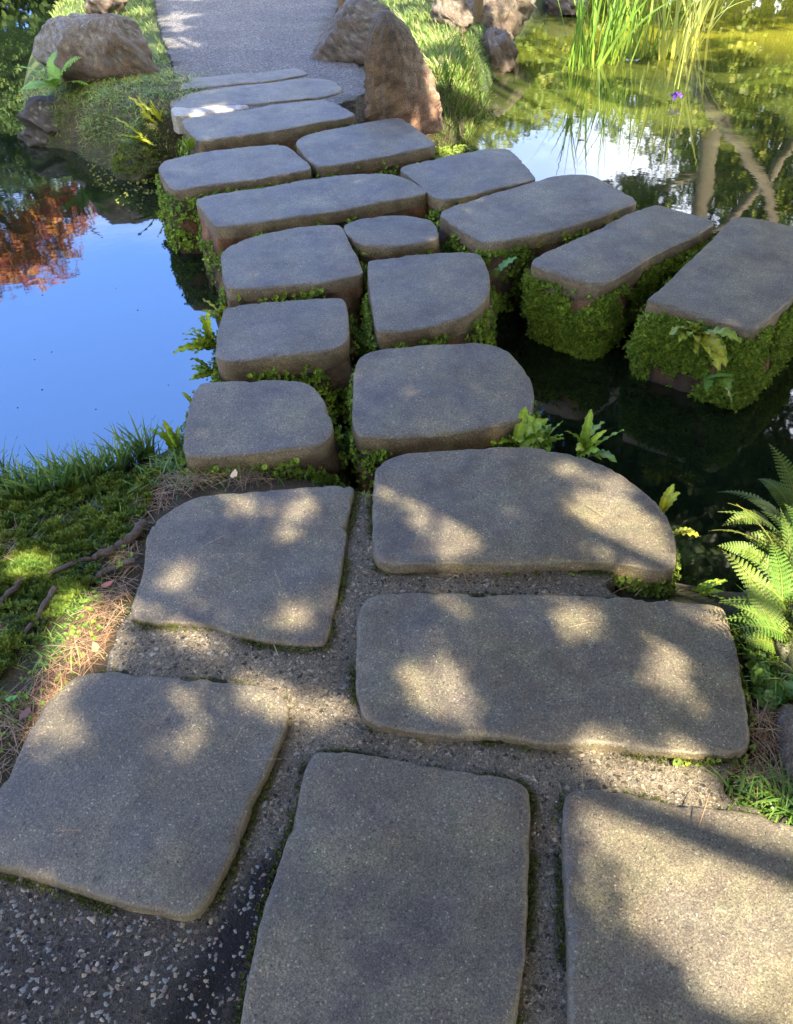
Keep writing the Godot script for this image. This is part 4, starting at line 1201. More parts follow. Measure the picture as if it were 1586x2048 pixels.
	leaf_patch("ground_cover", "clover leaves beside the wide slab under the lady fern", [Vector2(0.837, -1.439), Vector2(0.904, -1.388), Vector2(0.891, -1.283), Vector2(0.836, -1.160), Vector2(0.773, -1.149), Vector2(0.796, -1.272)], 260, 1.2, 2.6, Color(0.07, 0.15, 0.035))
	# the bush at the top left corner
	var bush := base("flowering_bush", Vector3(-3.75, -0.05, -9.6))
	tag(bush, "dark leafy bush with tiny violet flowers at the top left corner", "bush")
	var tw := mb()
	xf = []
	cs = []
	for k in 9:
		tube(tw, [Vector3.ZERO, Vector3(rng.randf_range(-0.3, 0.3), 0.25, rng.randf_range(-0.3, 0.3)), Vector3(rng.randf_range(-0.6, 0.6), 0.55, rng.randf_range(-0.5, 0.5))], 0.02, 0.006, 5, Color(0.09, 0.06, 0.04))
	for k in 3200:
		var d := Vector3(rng.randfn(), rng.randfn(), rng.randfn()).normalized() * pow(rng.randf(), 0.4)
		xf.append(Transform3D(turned((d + Vector3.UP).normalized(), rng.randf() * TAU, rng.randf_range(0.025, 0.05)), d * Vector3(0.75, 0.45, 0.7) + Vector3(0, 0.35, 0)))
		cs.append((Color(0.05, 0.11, 0.02).lerp(Color(0.12, 0.18, 0.03), rng.randf())))
	put("stem", done(tw), M.bark, bush)
	many("foliage", K.clump, M.leaf, xf, cs, bush)
	# wooden posts at the top
	for q in [[Vector3(-0.299, 0.0, -7.805), 0.055, "round wooden fence post beside the path"], [Vector3(0.724, 0.02, -7.586), 0.04, "thin weathered post behind the far right rocks"]]:
		var pb := mb()
		tube(pb, [Vector3(0, -0.1, 0), Vector3(0, 0.3, 0), Vector3(0.004, 0.7, 0), Vector3(0.004, 0.9, 0)], q[1], q[1] * 0.95, 14, Color(0.30, 0.21, 0.10), 0.2)
		tag(put("wooden_post", done(pb), M.bark, null, q[0]), q[2], "post", "posts at the far end")
	# roots
	var roots := [[Vector2(-0.685, -1.800), Vector2(-0.699, -1.755), Vector2(-0.748, -1.704), Vector2(-0.817, -1.664), Vector2(-0.881, -1.611), Vector2(-0.936, -1.578)], [Vector2(-0.860, -1.558), Vector2(-0.867, -1.490), Vector2(-0.888, -1.426), Vector2(-0.903, -1.388)], [Vector2(-0.679, -1.654), Vector2(-0.721, -1.637), Vector2(-0.765, -1.603), Vector2(-0.806, -1.587), Vector2(-0.866, -1.596)], [Vector2(-0.950, -1.598), Vector2(-0.977, -1.538), Vector2(-0.989, -1.477)]]
	var names := ["long grey tree root snaking along the left bank", "short root stub below the long root", "thin forked root between the long root and the sunken slab", "root end disappearing at the left edge"]
	for k in 4:
		var rb := mb()
		var pts := []
		for s in range(roots[k].size() - 1):
			for u in 5:
				var p: Vector2 = roots[k][s].lerp(roots[k][s + 1], u / 5.0) + Vector2(1, 1) * 0.006 * n3.get_noise_1d(s * 5.0 + u + k * 40.0)
				pts.append(Vector3(p.x, ground_y(p) + 0.020 + 0.005 * n1.get_noise_1d((s * 5 + u) * 0.7), p.y))
		tube(rb, pts, [0.015, 0.010, 0.009, 0.009][k], 0.004, 9, Color(0.135, 0.105, 0.085), 0.6)
		tag(put("tree_root", done(rb), M.bark), names[k], "root", "roots on the left bank")

func leaf_patch(called: String, label: String, poly: Array, count: int, smin: float, smax: float, c: Color) -> void:
	var a := PackedVector2Array(poly)
	var lo := a[0]; var hi := a[0]
	for p in a:
		lo = lo.min(p); hi = hi.max(p)
	var xf := []
	var cs := []
	var tries := 0
	while xf.size() < count and tries < count * 20:
		tries += 1
		var p := Vector2(rng.randf_range(lo.x, hi.x), rng.randf_range(lo.y, hi.y))
		if not Geometry2D.is_point_in_polygon(p, a): continue
		if n1.get_noise_2dv(p * 5.0) < rng.randf_range(-0.6, 0.4): continue
		xf.append(Transform3D(turned(Vector3(rng.randfn() * 0.4, 1, 0.25 + rng.randfn() * 0.4).normalized(), rng.randf() * TAU, rng.randf_range(smin, smax)), Vector3(p.x, maxf(ground_y(p), WATER) + rng.randf() * 0.025, p.y)))
		cs.append(c.lerp(Color(c.r * 2.0, c.g * 1.5, c.b), rng.randf()) * rng.randf_range(0.7, 1.2))
	tag(many(called, K.rosette, M.leaf, xf, cs), label, "ground cover")

func build_ferns() -> void:
	var g := Color(0.10, 0.24, 0.025)
	tongue_fern(Vector3(0.565, -0.08, -2.119), "large ribbed hart's tongue fern behind the rounded slab, over dark water", 12, 0.08, 0.165, Vector3(0.4, 0.9, 0.0), 0.9, Color(0.12, 0.24, 0.025), 0.24, 0.9)
	tongue_fern(Vector3(0.456, -0.08, -2.149), "middle fern of the row behind the rounded slab, with blue green upright leaf", 9, 0.07, 0.14, Vector3(0.1, 0.9, 0.0), 0.8, Color(0.10, 0.24, 0.035), 0.24, 0.8)
	tongue_fern(Vector3(0.365, -0.07, -2.155), "low row of crinkled fern leaves between the rounded slab and nearest right stone", 9, 0.07, 0.14, Vector3(0.1, 0.7, 0.2), 1.0, g, 0.3, 1.2)
	tongue_fern(Vector3(-0.634, -0.08, -2.803), "bushy strap fern at the left corner of the square stone, over blue reflection", 16, 0.07, 0.15, Vector3(-0.5, 0.8, 0.2), 0.7, Color(0.10, 0.22, 0.02), 0.27, 1.0)
	tongue_fern(Vector3(-0.659, -0.09, -2.185), "small upright strap fern at the corner of the nearest left stone", 9, 0.06, 0.13, Vector3(-0.3, 1.0, 0.0), 0.5, Color(0.11, 0.24, 0.025), 0.25, 0.8)
	tongue_fern(Vector3(-0.627, -0.06, -2.967), "upper strap fern at the back left corner of the square stone", 9, 0.06, 0.12, Vector3(-0.5, 0.9, 0.1), 0.7, Color(0.13, 0.24, 0.02), 0.25, 0.9)
	tongue_fern(Vector3(-0.633, -0.12, -2.699), "low strap fern under the square stone's left corner, leaves near the water", 8, 0.05, 0.11, Vector3(-0.8, 0.5, 0.3), 0.7, Color(0.08, 0.18, 0.02), 0.25, 0.9)
	tongue_fern(Vector3(-0.657, -0.06, -2.420), "two leaf fern sprig on the left edge of the nearest left stone", 3, 0.04, 0.07, Vector3(-0.6, 1.0, 0.0), 0.4, Color(0.15, 0.27, 0.03), 0.28, 0.5)
	tongue_fern(Vector3(1.074, -0.05, -2.734), "yellowing fern clump on the front of the rightmost stone", 20, 0.08, 0.16, Vector3(-0.1, 0.7, 1.1), 0.9, Color(0.15, 0.24, 0.03), 0.3, 1.6)
	tongue_fern(Vector3(1.104, -0.14, -2.614), "dark green fern tongues drooping below the yellowing clump", 6, 0.08, 0.14, Vector3(-0.3, 0.2, 1.0), 0.8, Color(0.05, 0.14, 0.02), 0.27, 1.0)
	tongue_fern(Vector3(0.410, -0.08, -3.296), "two glossy fern leaves in the gap beside the middle stone", 3, 0.09, 0.13, Vector3(0.2, 0.7, 0.4), 0.8, Color(0.06, 0.17, 0.025), 0.3, 1.0)
	tongue_fern(Vector3(-1.312, -0.10, -5.335), "tall yellow green strap fern beside the first steps", 9, 0.12, 0.24, Vector3(-0.3, 1.0, 0.2), 0.6, Color(0.20, 0.28, 0.025), 0.2, 0.8)
	tongue_fern(Vector3(-1.339, -0.14, -5.162), "arching strap fern over the mossy corner rock", 6, 0.14, 0.24, Vector3(-0.9, 0.7, 0.2), 0.4, Color(0.13, 0.22, 0.02), 0.17, 0.7)
	tongue_fern(Vector3(-1.045, -0.06, -4.823), "little fern sprout at the left end of the third step", 5, 0.06, 0.12, Vector3(0.0, 1.0, 0.2), 0.5, Color(0.15, 0.28, 0.03), 0.28, 0.7)
	tongue_fern(Vector3(-0.916, -0.06, -4.851), "tiny yellow leaf sprout in front of the third step", 4, 0.04, 0.08, Vector3(0.1, 0.8, 0.3), 0.8, Color(0.20, 0.30, 0.03), 0.4, 0.9)
	tongue_fern(Vector3(-0.572, -0.06, -4.284), "pale sprout in the gap behind the long reddish stone", 4, 0.03, 0.06, Vector3(0.0, 1.0, 0.1), 0.8, Color(0.17, 0.33, 0.04), 0.35, 0.6)
	tongue_fern(Vector3(-0.201, -0.06, -4.505), "tiny sprout in front of the joined pair's right stone", 3, 0.03, 0.05, Vector3(0.0, 1.0, 0.2), 0.5, Color(0.15, 0.30, 0.03), 0.4, 0.6)
	tongue_fern(Vector3(-0.571, -0.06, -3.113), "pale leaf pair in front of the stone with rounded left corner", 3, 0.04, 0.06, Vector3(0.1, 1.0, 0.1), 0.5, Color(0.18, 0.36, 0.05), 0.4, 0.5)
	tongue_fern(Vector3(-0.082, -0.05, -3.458), "bright sprout in the joint between the small half oval and middle stones", 4, 0.03, 0.05, Vector3(0.1, 1.0, 0.1), 0.8, Color(0.17, 0.34, 0.04), 0.4, 0.6)
	tongue_fern(Vector3(0.728, -0.07, -1.832), "yellow strap leaf at the right edge of the rounded slab", 3, 0.06, 0.10, Vector3(0.3, 1.0, 0.1), 0.5, Color(0.22, 0.30, 0.03), 0.3, 0.7)
	tongue_fern(Vector3(0.748, -0.09, -1.761), "broad bronze edged leaf below the yellow strap leaf", 3, 0.06, 0.09, Vector3(0.8, 0.8, 0.1), 0.4, Color(0.13, 0.20, 0.03), 0.35, 0.9)
	tongue_fern(Vector3(0.753, -0.12, -1.557), "low green shoots between the rounded slab and the wide slab", 6, 0.05, 0.11, Vector3(0.6, 0.8, 0.1), 0.7, Color(0.10, 0.22, 0.025), 0.22, 0.8)
	# lady ferns
	var t: Node3D
	for w in 3:
		t = base("lady_fern", [Vector3(1.017, -0.08, -1.553), Vector3(0.923, -0.06, -1.341), Vector3(1.102, -0.16, -1.803)][w])
		tag(t, ["bright feathery fern arching over the dark water at the right edge", "lower bright feathery fern beside the wide slab at the right edge", "farther feathery fern cut off by the right edge, over the dark water"][w], "fern", "feathery ferns on the right bank")
		for k in [20, 26, 14][w]:
			var a := lerpf(-1.6, 1.4, fmod(k * 0.381, 1.0)) + rng.randf_range(-0.15, 0.15)
			put("frond", frond_mesh(Vector3(sin(a) * 0.7, rng.randf_range(0.6, 1.3), -cos(a) * 0.7 + 0.15), rng.randf_range(0.16, 0.29), rng.randf_range(0.048, 0.08), rng.randf_range(0.9, 2.0), Color(0.085, 0.175, 0.022).lerp(Color(0.15, 0.20, 0.03), rng.randf() * 0.7) * rng.randf_range(0.6, 1.1), 24, 7, rng.randf_range(-0.7, 0.7)), M.leaf, t, Vector3(rng.randf_range(-0.05, 0.05), 0, rng.randf_range(-0.07, 0.07)))
	t = base("lady_fern", Vector3(-1.049, -0.12, -1.833))
	tag(t, "small fern fronds among the grass on the near left bank", "fern")
	for f in [[Vector3(0.9, 0.45, -0.35), 0.13, 0.07], [Vector3(-0.6, 0.5, -0.6), 0.12, 0.07], [Vector3(-0.9, 0.4, 0.2), 0.12, 0.06]]:
		put("frond", frond_mesh(f[0], f[1], f[2], 0.8, Color(0.14, 0.28, 0.04), 16, 5, 0.3), M.leaf, t)
	t = base("lady_fern", Vector3(-2.029, -0.02, -5.862))
	tag(t, "young feathery fern growing on the dark wet rock", "fern")
	for f in [[Vector3(0.5, 1.0, 0.1), 0.30, 0.14], [Vector3(-0.5, 0.9, 0.1), 0.26, 0.13], [Vector3(0.9, 0.7, 0.2), 0.26, 0.12], [Vector3(-0.9, 0.6, 0.2), 0.24, 0.12], [Vector3(0.1, 0.9, 0.6), 0.2, 0.11], [Vector3(0.0, 1.0, -0.5), 0.28, 0.13]]:
		put("frond", frond_mesh(f[0], f[1], f[2], 1.3, Color(0.12, 0.26, 0.03), 16, 5, rng.randf_range(-0.4, 0.4)), M.leaf, t)

func iris_leaf(dir: Vector3, length: float, width: float, droop: float, c: Color) -> ArrayMesh:
	var b := mb()
	var segs := 12
	var d := dir.normalized()
	var side := Vector3(cos(length * 91.0), 0, sin(length * 91.0))
	side = (side - d * side.dot(d)).normalized()
	var p := Vector3.ZERO
	for k in segs + 1:
		var t := float(k) / segs
		var wv := width * 0.5 * (1.0 - pow(t, 2.5)) + 0.0008
		var nrm := side.cross(d)
		var cc := Color(c.r * 1.5, c.g * 1.25, c.b).lerp(c, minf(1.0, t * 3.0))
		vx(b, p - side * wv, cc)
		vx(b, p + nrm * wv * 0.35, cc * 0.85)
		vx(b, p + side * wv, cc)
		p += d * length / segs
		d = (d + (Vector3(dir.x, 0, dir.z) * 1.5 + Vector3.DOWN) * droop * t / segs * 2.0).normalized()
	for k in segs:
		for q in 2:
			var a := k * 3 + q
			tri(b, a, a + 3, a + 1)
			tri(b, a + 1, a + 3, a + 4)
	return done(b)

func build_iris() -> void:
	var spots := [[Vector3(1.480, -0.33, -7.155), 24, Color(0.09, 0.22, 0.025), "leftmost green iris clump standing in the pond"], [Vector3(1.696, -0.33, -7.299), 26, Color(0.12, 0.25, 0.03), "second iris clump from the left, upright green leaves"], [Vector3(1.989, -0.33, -7.412), 24, Color(0.17, 0.28, 0.035), "yellow green iris clump in the middle of the stand"], [Vector3(2.207, -0.33, -7.362), 22, Color(0.36, 0.42, 0.10), "pale sunlit iris clump at the right of the stand"], [Vector3(2.004, -0.33, -8.324), 14, Color(0.15, 0.27, 0.03), "iris clump at the back of the stand"], [Vector3(2.579, -0.33, -8.093), 20, Color(0.42, 0.44, 0.14), "straw coloured iris clump farthest right"]]
	for s in spots:
		var t := base("iris_clump", s[0])
		tag(t, s[3], "iris plant", "iris leaves standing in the pond")
		for k in s[1]:
			var dir := Vector3(rng.randfn() * 0.20, 1.0, rng.randfn() * 0.2)
			put("leaf", iris_leaf(dir, rng.randf_range(0.40, 0.95), rng.randf_range(0.011, 0.021), rng.randf_range(0.0, 0.9), s[2].lerp(Color(0.30, 0.36, 0.07), rng.randf() * 0.35)), M.grass, t, Vector3(rng.randfn() * 0.07, 0, rng.randfn() * 0.05))
	# the drooping flower
	var at := Vector3(1.947, -0.26, -6.265)
	var t := base("iris_flower", at)
	tag(t, "violet iris flower drooping on a bent stalk just above the water", "flower")
	var st := mb()
	tube(st, [Vector3(0.10, -0.08, -0.42), Vector3(0.09, 0.32, -0.33), Vector3(0.06, 0.42, -0.2), Vector3(0.02, 0.30, -0.06), Vector3(0, 0.03, 0)], 0.006, 0.004, 6, Color(0.25, 0.30, 0.06))
	put("stalk", done(st), M.grass, t)
	for k in 6:
		var a := TAU * k / 6.0
		put("petal", strap_leaf(Vector3(cos(a), -0.35 if k % 2 == 0 else 0.15, sin(a)), 0.05, 0.032, 0.9, Color(0.07, 0.025, 0.32), 2.0), M.petal, t)
	var lp := mb()
	leaf_poly(lp, Vector3.ZERO, Vector3(0.9, 0.05, 0.3).normalized(), Vector3(-0.3, 0.0, 0.9).normalized(), 0.12, 0.09, Color(0.42, 0.40, 0.36))
	tag(put("floating_leaf", done(lp), M.dry, null, Vector3(1.841, -0.312, -7.367)), "pale dead leaf floating by the iris stalks", "leaf")
	lp = mb()
	leaf_poly(lp, Vector3.ZERO, Vector3(1, 0.0, 0.1).normalized(), Vector3(-0.1, 0.0, 1).normalized(), 0.05, 0.03, Color(0.14, 0.10, 0.06))
	tag(put("floating_leaf", done(lp), M.dry, null, Vector3(1.174, -0.312, -5.602)), "small brown leaf floating on the bright reflection", "leaf")

func build_litter() -> void:
	scatter_needles("pine_needles", "dry reddish pine needles heaped between the sunken slab and the nearest left stone", [Vector2(-0.738, -1.912), Vector2(-0.673, -2.021), Vector2(-0.573, -2.040), Vector2(-0.461, -2.083), Vector2(-0.339, -2.042), Vector2(-0.364, -1.997), Vector2(-0.536, -1.981), Vector2(-0.628, -1.929), Vector2(-0.683, -1.846), Vector2(-0.707, -1.765)], 230, 0.05, 0.13)
	scatter_needles("pine_needles", "orange pine needles along the left edge of the paving", [Vector2(-0.735, -1.570), Vector2(-0.680, -1.550), Vector2(-0.677, -1.450), Vector2(-0.696, -1.328), Vector2(-0.763, -1.230), Vector2(-0.799, -1.126), Vector2(-0.833, -1.030), Vector2(-0.895, -1.032), Vector2(-0.831, -1.232), Vector2(-0.754, -1.421)], 150, 0.04, 0.11)
	scatter_needles("pine_needles", "brown dead grass under the small fern at the left edge", [Vector2(-1.145, -1.804), Vector2(-1.010, -1.808), Vector2(-0.948, -1.737), Vector2(-1.019, -1.663), Vector2(-1.099, -1.666)], 130, 0.05, 0.12)
	scatter_needles("pine_needles", "few dry needles and stems at the right edge below the wide slab", [Vector2(0.751, -1.148), Vector2(0.790, -1.134), Vector2(0.757, -0.977), Vector2(0.694, -0.967), Vector2(0.692, -1.025)], 160, 0.05, 0.12)
	scatter_needles("pine_needles", "stray needles lying in the joint above the wide slab", [Vector2(0.067, -1.573), Vector2(0.381, -1.571), Vector2(0.377, -1.545), Vector2(0.066, -1.530)], 9, 0.03, 0.07, -0.034, 0.1)
	scatter_needles("pine_needles", "few single needles blown onto the near slabs", [Vector2(-0.613, -1.755), Vector2(-0.180, -1.840), Vector2(0.615, -1.808), Vector2(0.618, -1.085), Vector2(0.577, -0.632), Vector2(-0.664, -0.846)], 34, 0.03, 0.08, 0.002, 0.04)
	scatter_needles("pine_needles", "sparse brown needles over the soil between moss and slabs on the left", [Vector2(-0.695, -1.910), Vector2(-0.688, -1.805), Vector2(-0.669, -1.577), Vector2(-0.684, -1.443), Vector2(-0.709, -1.321), Vector2(-0.760, -1.210), Vector2(-0.817, -1.036), Vector2(-0.910, -0.948), Vector2(-0.979, -1.139), Vector2(-0.844, -1.268), Vector2(-0.775, -1.446), Vector2(-0.758, -1.690)], 620, 0.03, 0.09)
	leaf_patch("ground_cover", "scattered small weeds on the soil beside the left slabs", [Vector2(-0.714, -1.933), Vector2(-0.686, -1.725), Vector2(-0.699, -1.543), Vector2(-0.724, -1.337), Vector2(-0.808, -1.146), Vector2(-0.893, -1.015), Vector2(-0.979, -1.139), Vector2(-0.823, -1.355), Vector2(-0.758, -1.580)], 200, 0.4, 0.9, Color(0.07, 0.14, 0.02))
	# dead leaves
	for q in [[Vector3(-0.746, -0.04, -1.564), Color(0.30, 0.09, 0.05), "curled red brown dead leaf on the left bank", 0.035, 0.4], [Vector3(-0.462, -0.02, -1.958), Color(0.50, 0.36, 0.20), "pale tan dead leaf among the needles behind the sunken slab", 0.035, 1.4], [Vector3(-0.705, -0.04, -1.349), Color(0.22, 0.22, 0.09), "small olive leaf beside the lower left slab", 0.03, 2.0], [Vector3(-0.872, -0.03, -1.212), Color(0.07, 0.20, 0.03), "small green leaf at the left edge", 0.03, 0.2], [Vector3(-0.824, -0.03, -1.158), Color(0.12, 0.05, 0.035), "dark brown dead leaf at the left edge of the lower left slab", 0.035, 1.0]]:
		var b := mb()
		leaf_poly(b, Vector3.ZERO, Vector3(1, 0.15, 0), Vector3(0, 0.15, 1).normalized(), q[3], q[3] * 0.6, q[1])
		var l := put("dead_leaf", done(b), M.dry, null, q[0] + Vector3(0, 0.012, 0))
		l.rotation.y = q[4]
		tag(l, q[2], "leaf", "dead leaves on the ground")
	# specks that float on the left pond
	var xf := []
	var cs := []
	for k in 26:
		var p := Vector2(rng.randf_range(-2.2, -0.6), rng.randf_range(-4.5, -1.9))
		xf.append(Transform3D(Basis(Vector3.UP, rng.randf() * TAU) * Basis.from_scale(Vector3(rng.randf_range(0.002, 0.005), 0.0015, 0.003)), Vector3(p.x, WATER + 0.001, p.y)))
		cs.append(Color(0.03, 0.03, 0.02) if rng.randf() < 0.75 else Color(0.2, 0.2, 0.16))
	tag(many("floating_specks", rock_mesh(Vector3.ONE, 91, 2, 0.3, func(_p, _q): return Color.WHITE, 4), M.dry, xf, cs), "dark specks floating on the blue left pond", "debris")

func build_trees() -> void:
	var holes := [Vector3(0.089, -1.767, 0.056), Vector3(0.134, -1.640, 0.049), Vector3(-0.003, -1.865, 0.033), Vector3(0.516, -1.781, 0.057), Vector3(0.590, -1.688, 0.074), Vector3(0.622, -1.603, 0.047), Vector3(0.462, -1.944, 0.026), Vector3(0.602, -1.872, 0.037), Vector3(0.074, -1.206, 0.058), Vector3(0.107, -1.394, 0.031), Vector3(0.421, -1.383, 0.046), Vector3(0.653, -1.336, 0.058), Vector3(0.732, -1.334, 0.054), Vector3(0.579, -1.223, 0.040), Vector3(0.472, -0.949, 0.068), Vector3(0.567, -0.935, 0.049), Vector3(0.608, -1.049, 0.036), Vector3(0.402, -1.043, 0.026), Vector3(-0.599, -1.475, 0.050), Vector3(-0.544, -1.540, 0.043), Vector3(-0.452, -1.375, 0.055), Vector3(-0.234, -1.414, 0.036), Vector3(-0.423, -1.829, 0.039), Vector3(-0.247, -1.822, 0.033), Vector3(-0.302, -1.675, 0.036), Vector3(-0.451, -1.183, 0.025), Vector3(-0.446, -1.057, 0.026), Vector3(-0.715, -1.102, 0.037), Vector3(-0.759, -1.186, 0.028), Vector3(-0.194, -1.135, 0.033), Vector3(-0.305, -1.185, 0.040), Vector3(0.080, -1.114, 0.028), Vector3(0.402, -0.866, 0.064), Vector3(0.471, -0.785, 0.097), Vector3(0.549, -0.710, 0.126), Vector3(0.611, -0.632, 0.131), Vector3(0.614, -0.545, 0.119), Vector3(0.682, -0.789, 0.116), Vector3(0.582, -0.821, 0.084), Vector3(0.562, -0.510, 0.068), Vector3(0.896, -1.715, 0.112), Vector3(0.973, -1.636, 0.125), Vector3(0.858, -1.514, 0.119), Vector3(0.902, -1.429, 0.130), Vector3(0.838, -1.293, 0.111), Vector3(0.948, -1.794, 0.087), Vector3(-0.689, -1.345, 0.061), Vector3(-0.770, -1.440, 0.051), Vector3(-0.940, -1.653, 0.055), Vector3(-0.685, -1.406, 0.037), Vector3(-0.996, -5.295, 0.095), Vector3(-0.754, -1.289, 0.036), Vector3(-0.110, -1.146, 0.026)]
	var keep := func(p: Vector3) -> bool:
		var g := p - TO_SUN * (p.y / TO_SUN.y)
		var q := Vector2(g.x, g.z)
		var edge := lerpf(-9.2, -5.1, smoothstep(-0.15, 0.2, q.x)) + 0.5 * n1.get_noise_1d(q.x * 3.0)
		if q.x < -1.25 and q.y < -4.5 and (q.y > -5.3 or q.y < -6.7): return n1.get_noise_2dv(q * 1.6) > -0.06
		if q.y < edge: return n1.get_noise_2dv(q * 1.3) > 0.30
		for h in holes:
			if (q - Vector2(h.x, h.y)).length_squared() < (h.z + 0.042) * (h.z + 0.042): return false
		return true
	var blobs := []
	# unseen tree crown, shaped to shade the crossing and stand for the viewer shadow
	for gz in [0.6, -0.6, -1.8, -3.0, -4.2, -5.4, -6.4]:
		for gx in [-2.3, -1.1, 0.1, 1.3, 2.5]:
			var h := 3.5 + 0.6 * n1.get_noise_2d(gx * 2.0, gz * 2.0)
			var g := Vector3(gx, 0, gz) + TO_SUN * (h / TO_SUN.y)
			blobs.append([g, 1.35, 0.4])
	for gz in [-7.6, -8.8]:
		for gx in [-1.1, 0.1]:
			blobs.append([Vector3(gx, 0, gz) + TO_SUN * (3.6 / TO_SUN.y), 1.35, 0.4])
	tree("shade_tree", "broad unseen tree behind the viewer, crown shaped to shade the stones", [Vector3(5.8, -0.1, 4.4), Vector3(5.7, 1.4, 4.3), Vector3(5.4, 2.5, 3.8), Vector3(4.8, 3.4, 2.9)], 0.28, 0.07, Color(0.12, 0.09, 0.06), blobs, 140000, K.clump, 0.048, [Color(0.05, 0.10, 0.015), Color(0.07, 0.13, 0.02), Color(0.04, 0.08, 0.015)], 0.0, keep)
	var deep := [Color(0.035, 0.07, 0.012), Color(0.05, 0.09, 0.015), Color(0.025, 0.05, 0.01)]
	var gold := [Color(0.20, 0.26, 0.02), Color(0.14, 0.21, 0.02), Color(0.26, 0.28, 0.03), Color(0.10, 0.16, 0.015)]
	var red := [Color(0.30, 0.085, 0.02), Color(0.35, 0.13, 0.022), Color(0.18, 0.045, 0.022), Color(0.38, 0.16, 0.025), Color(0.28, 0.045, 0.05), Color(0.12, 0.07, 0.02)]
	tree("maple_tree", "maple with orange red autumn leaves on the far left bank", [Vector3(-6.9, -0.1, -12.2), Vector3(-6.7, 0.8, -12.1), Vector3(-6.3, 1.6, -12.0)], 0.14, 0.08, Color(0.10, 0.07, 0.05), [[Vector3(-5.9, 3.0, -11.4), 1.1, 0.6], [Vector3(-4.75, 2.75, -11.2), 0.75, 0.6], [Vector3(-7.3, 3.3, -11.6), 1.2, 0.7], [Vector3(-4.25, 2.3, -11.3), 0.5, 0.6], [Vector3(-6.6, 2.4, -11.9), 1.0, 0.5]], 7500, K.star, 0.06, red, 0.95)
	tree("dark_evergreen", "dark evergreen beyond the left pond", [Vector3(-4.2, -0.1, -14.0), Vector3(-4.1, 0.8, -14.0), Vector3(-4.0, 1.3, -14.0)], 0.15, 0.1, Color(0.08, 0.06, 0.04), [[Vector3(-5.4, 1.9, -13.4), 1.6, 0.8], [Vector3(-3.2, 1.5, -14.2), 1.6, 0.8], [Vector3(-7.6, 2.1, -12.8), 1.8, 0.9], [Vector3(-9.6, 1.9, -10.8), 1.9, 0.9], [Vector3(-4.0, 0.6, -12.8), 1.2, 0.8]], 15000, K.clump, 0.11, deep)
	tree("dark_evergreen", "dark shrubby tree along the left bank outside the picture", [Vector3(-8.0, -0.1, -9.0), Vector3(-8.0, 0.8, -9.0), Vector3(-8.0, 1.6, -9.0)], 0.15, 0.1, Color(0.08, 0.06, 0.04), [[Vector3(-8.0, 1.4, -9.5), 1.5, 0.9], [Vector3(-8.5, 1.5, -6.5), 1.8, 0.9], [Vector3(-8.6, 1.5, -3.5), 1.8, 0.9]], 6000, K.clump, 0.13, deep)
	tree("garden_tree", "light green tree at the end of the path", [Vector3(-0.6, -0.1, -16.5), Vector3(-0.5, 1.2, -16.4), Vector3(-0.3, 2.4, -16.4)], 0.2, 0.12, Color(0.12, 0.09, 0.06), [[Vector3(-1.6, 2.4, -16.0), 1.7, 0.8], [Vector3(0.2, 2.6, -16.2), 1.6, 0.8], [Vector3(1.8, 1.5, -15.4), 1.5, 0.8], [Vector3(1.6, 2.3, -16.0), 1.3, 0.7], [Vector3(3.0, 1.6, -16.2), 1.4, 0.7]], 13000, K.clump, 0.10, deep + gold, 0.3)
	tree("garden_tree", "yellow green tree across the right pond", [Vector3(3.9, -0.1, -15.2), Vector3(3.9, 1.0, -15.2), Vector3(3.9, 1.8, -15.2)], 0.16, 0.1, Color(0.12, 0.09, 0.06), [[Vector3(2.6, 1.3, -14.6), 1.5, 0.75], [Vector3(4.4, 1.6, -14.4), 1.5, 0.8], [Vector3(5.8, 2.9, -14.6), 1.5, 0.8], [Vector3(7.4, 3.4, -13.8), 1.7, 0.8], [Vector3(6.6, 1.3, -13.8), 1.5, 0.8], [Vector3(8.6, 2.0, -12.6), 1.7, 0.9]], 15000, K.clump, 0.10, gold, 0.3)
	tree("garden_shrub", "low sunlit hedge on the far bank of the right pond", [Vector3(4.5, -0.1, -11.6), Vector3(4.5, 0.3, -11.6), Vector3(4.5, 0.5, -11.6)], 0.08, 0.05, Color(0.12, 0.09, 0.06), [[Vector3(2.6, 0.6, -11.9), 0.8, 0.9], [Vector3(3.9, 0.7, -11.6), 0.9, 0.9], [Vector3(5.2, 0.7, -11.3), 1.0, 0.9], [Vector3(6.6, 0.8, -10.9), 1.1, 0.9], [Vector3(8.0, 0.8, -10.0), 1.2, 0.9]], 9000, K.clump, 0.07, gold)
	var pale := Color(0.29, 0.25, 0.18)
	tree("pale_tree", "tree with a pale straight trunk across the right pond", [Vector3(4.75, -0.1, -13.3), Vector3(4.75, 1.4, -13.3), Vector3(4.78, 2.8, -13.3), Vector3(4.85, 3.8, -13.2)], 0.15, 0.12, pale, [[Vector3(4.6, 4.6, -13.4), 1.0, 0.6], [Vector3(3.9, 3.4, -13.8), 0.7, 0.5], [Vector3(5.6, 3.2, -13.8), 0.9, 0.6], [Vector3(5.8, 4.4, -13.2), 0.9, 0.6]], 4200, K.clump, 0.08, gold + deep, 0.4)
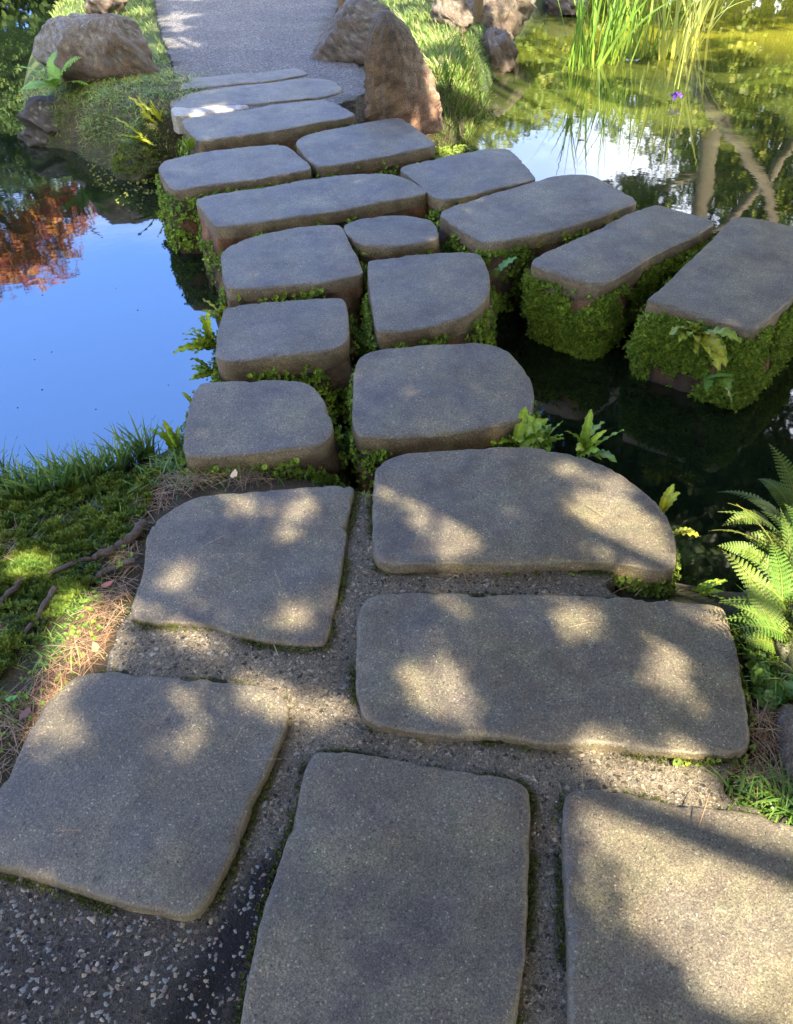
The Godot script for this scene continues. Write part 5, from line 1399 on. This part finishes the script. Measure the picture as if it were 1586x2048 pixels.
	tree("pale_tree", "leaning tree with a pale twisting trunk across the right pond", [Vector3(2.9, -0.1, -12.2), Vector3(3.35, 0.45, -11.1), Vector3(3.65, 0.94, -10.5), Vector3(3.95, 1.27, -10.4), Vector3(4.22, 1.56, -10.4), Vector3(4.52, 1.92, -10.4), Vector3(4.75, 2.4, -10.5), Vector3(5.0, 3.2, -10.7)], 0.085, 0.06, pale, [[Vector3(5.2, 3.9, -10.9), 0.9, 0.6], [Vector3(6.0, 3.3, -11.2), 0.8, 0.6], [Vector3(4.4, 3.1, -11.4), 0.5, 0.6]], 3600, K.clump, 0.07, gold + deep, 0.45)
	tree("pale_tree", "second pale trunk crossing the leaning tree across the right pond", [Vector3(5.9, -0.1, -11.6), Vector3(5.3, 0.7, -10.9), Vector3(4.82, 1.2, -10.55), Vector3(4.66, 1.5, -10.5), Vector3(4.58, 1.85, -10.55), Vector3(4.3, 2.5, -10.8)], 0.07, 0.05, pale, [[Vector3(3.9, 3.3, -11.3), 0.6, 0.6], [Vector3(6.4, 1.6, -12.0), 0.9, 0.8]], 2200, K.clump, 0.07, gold + deep, 0.45)
	tree("overhanging_tree", "dark dense tree leaning over the right pond from outside the picture", [Vector3(6.6, -0.1, -4.8), Vector3(6.4, 1.4, -5.0), Vector3(5.8, 2.8, -5.6), Vector3(4.8, 3.8, -6.2)], 0.26, 0.13, Color(0.09, 0.07, 0.05), [[Vector3(2.2, 3.7, -7.3), 1.25, 0.6], [Vector3(3.6, 3.6, -7.0), 1.3, 0.6], [Vector3(4.8, 4.2, -6.4), 1.4, 0.7], [Vector3(2.8, 4.7, -6.8), 1.3, 0.6], [Vector3(4.0, 5.2, -6.2), 1.3, 0.6], [Vector3(1.5, 4.4, -7.4), 1.0, 0.6], [Vector3(5.6, 3.2, -7.2), 1.3, 0.7]], 26000, K.clump, 0.075, deep, 0.12)
	for a in [[Vector3(-6.5, 0, 3.5), 5.0], [Vector3(-3.0, 0, 7.5), 6.0], [Vector3(8.5, 0, -1.5), 5.0], [Vector3(7.5, 0, 4.0), 5.5]]:  # trees added out of view to block low sky light
		var q: Vector3 = a[0]
		var h: float = a[1]
		tree("dark_evergreen", ["tall dark tree added behind the viewer to the left to block low sky", "tall dark tree added straight behind the viewer to block low sky", "tall dark tree added right of the pond to block low sky", "tall dark tree added behind the viewer to the right to block low sky"][[-6.5, -3.0, 8.5, 7.5].find(q.x)], [q, q + Vector3(0.1, h * 0.3, 0), q + Vector3(0, h * 0.6, 0.1)], 0.25, 0.14, Color(0.09, 0.07, 0.05), [[q + Vector3(0, h * 0.35, 0), 2.0, 0.9], [q + Vector3(0.5, h * 0.65, -0.4), 2.2, 0.9], [q + Vector3(-0.5, h * 0.9, 0.4), 1.8, 0.9]], 4500, K.clump, 0.22, deep)
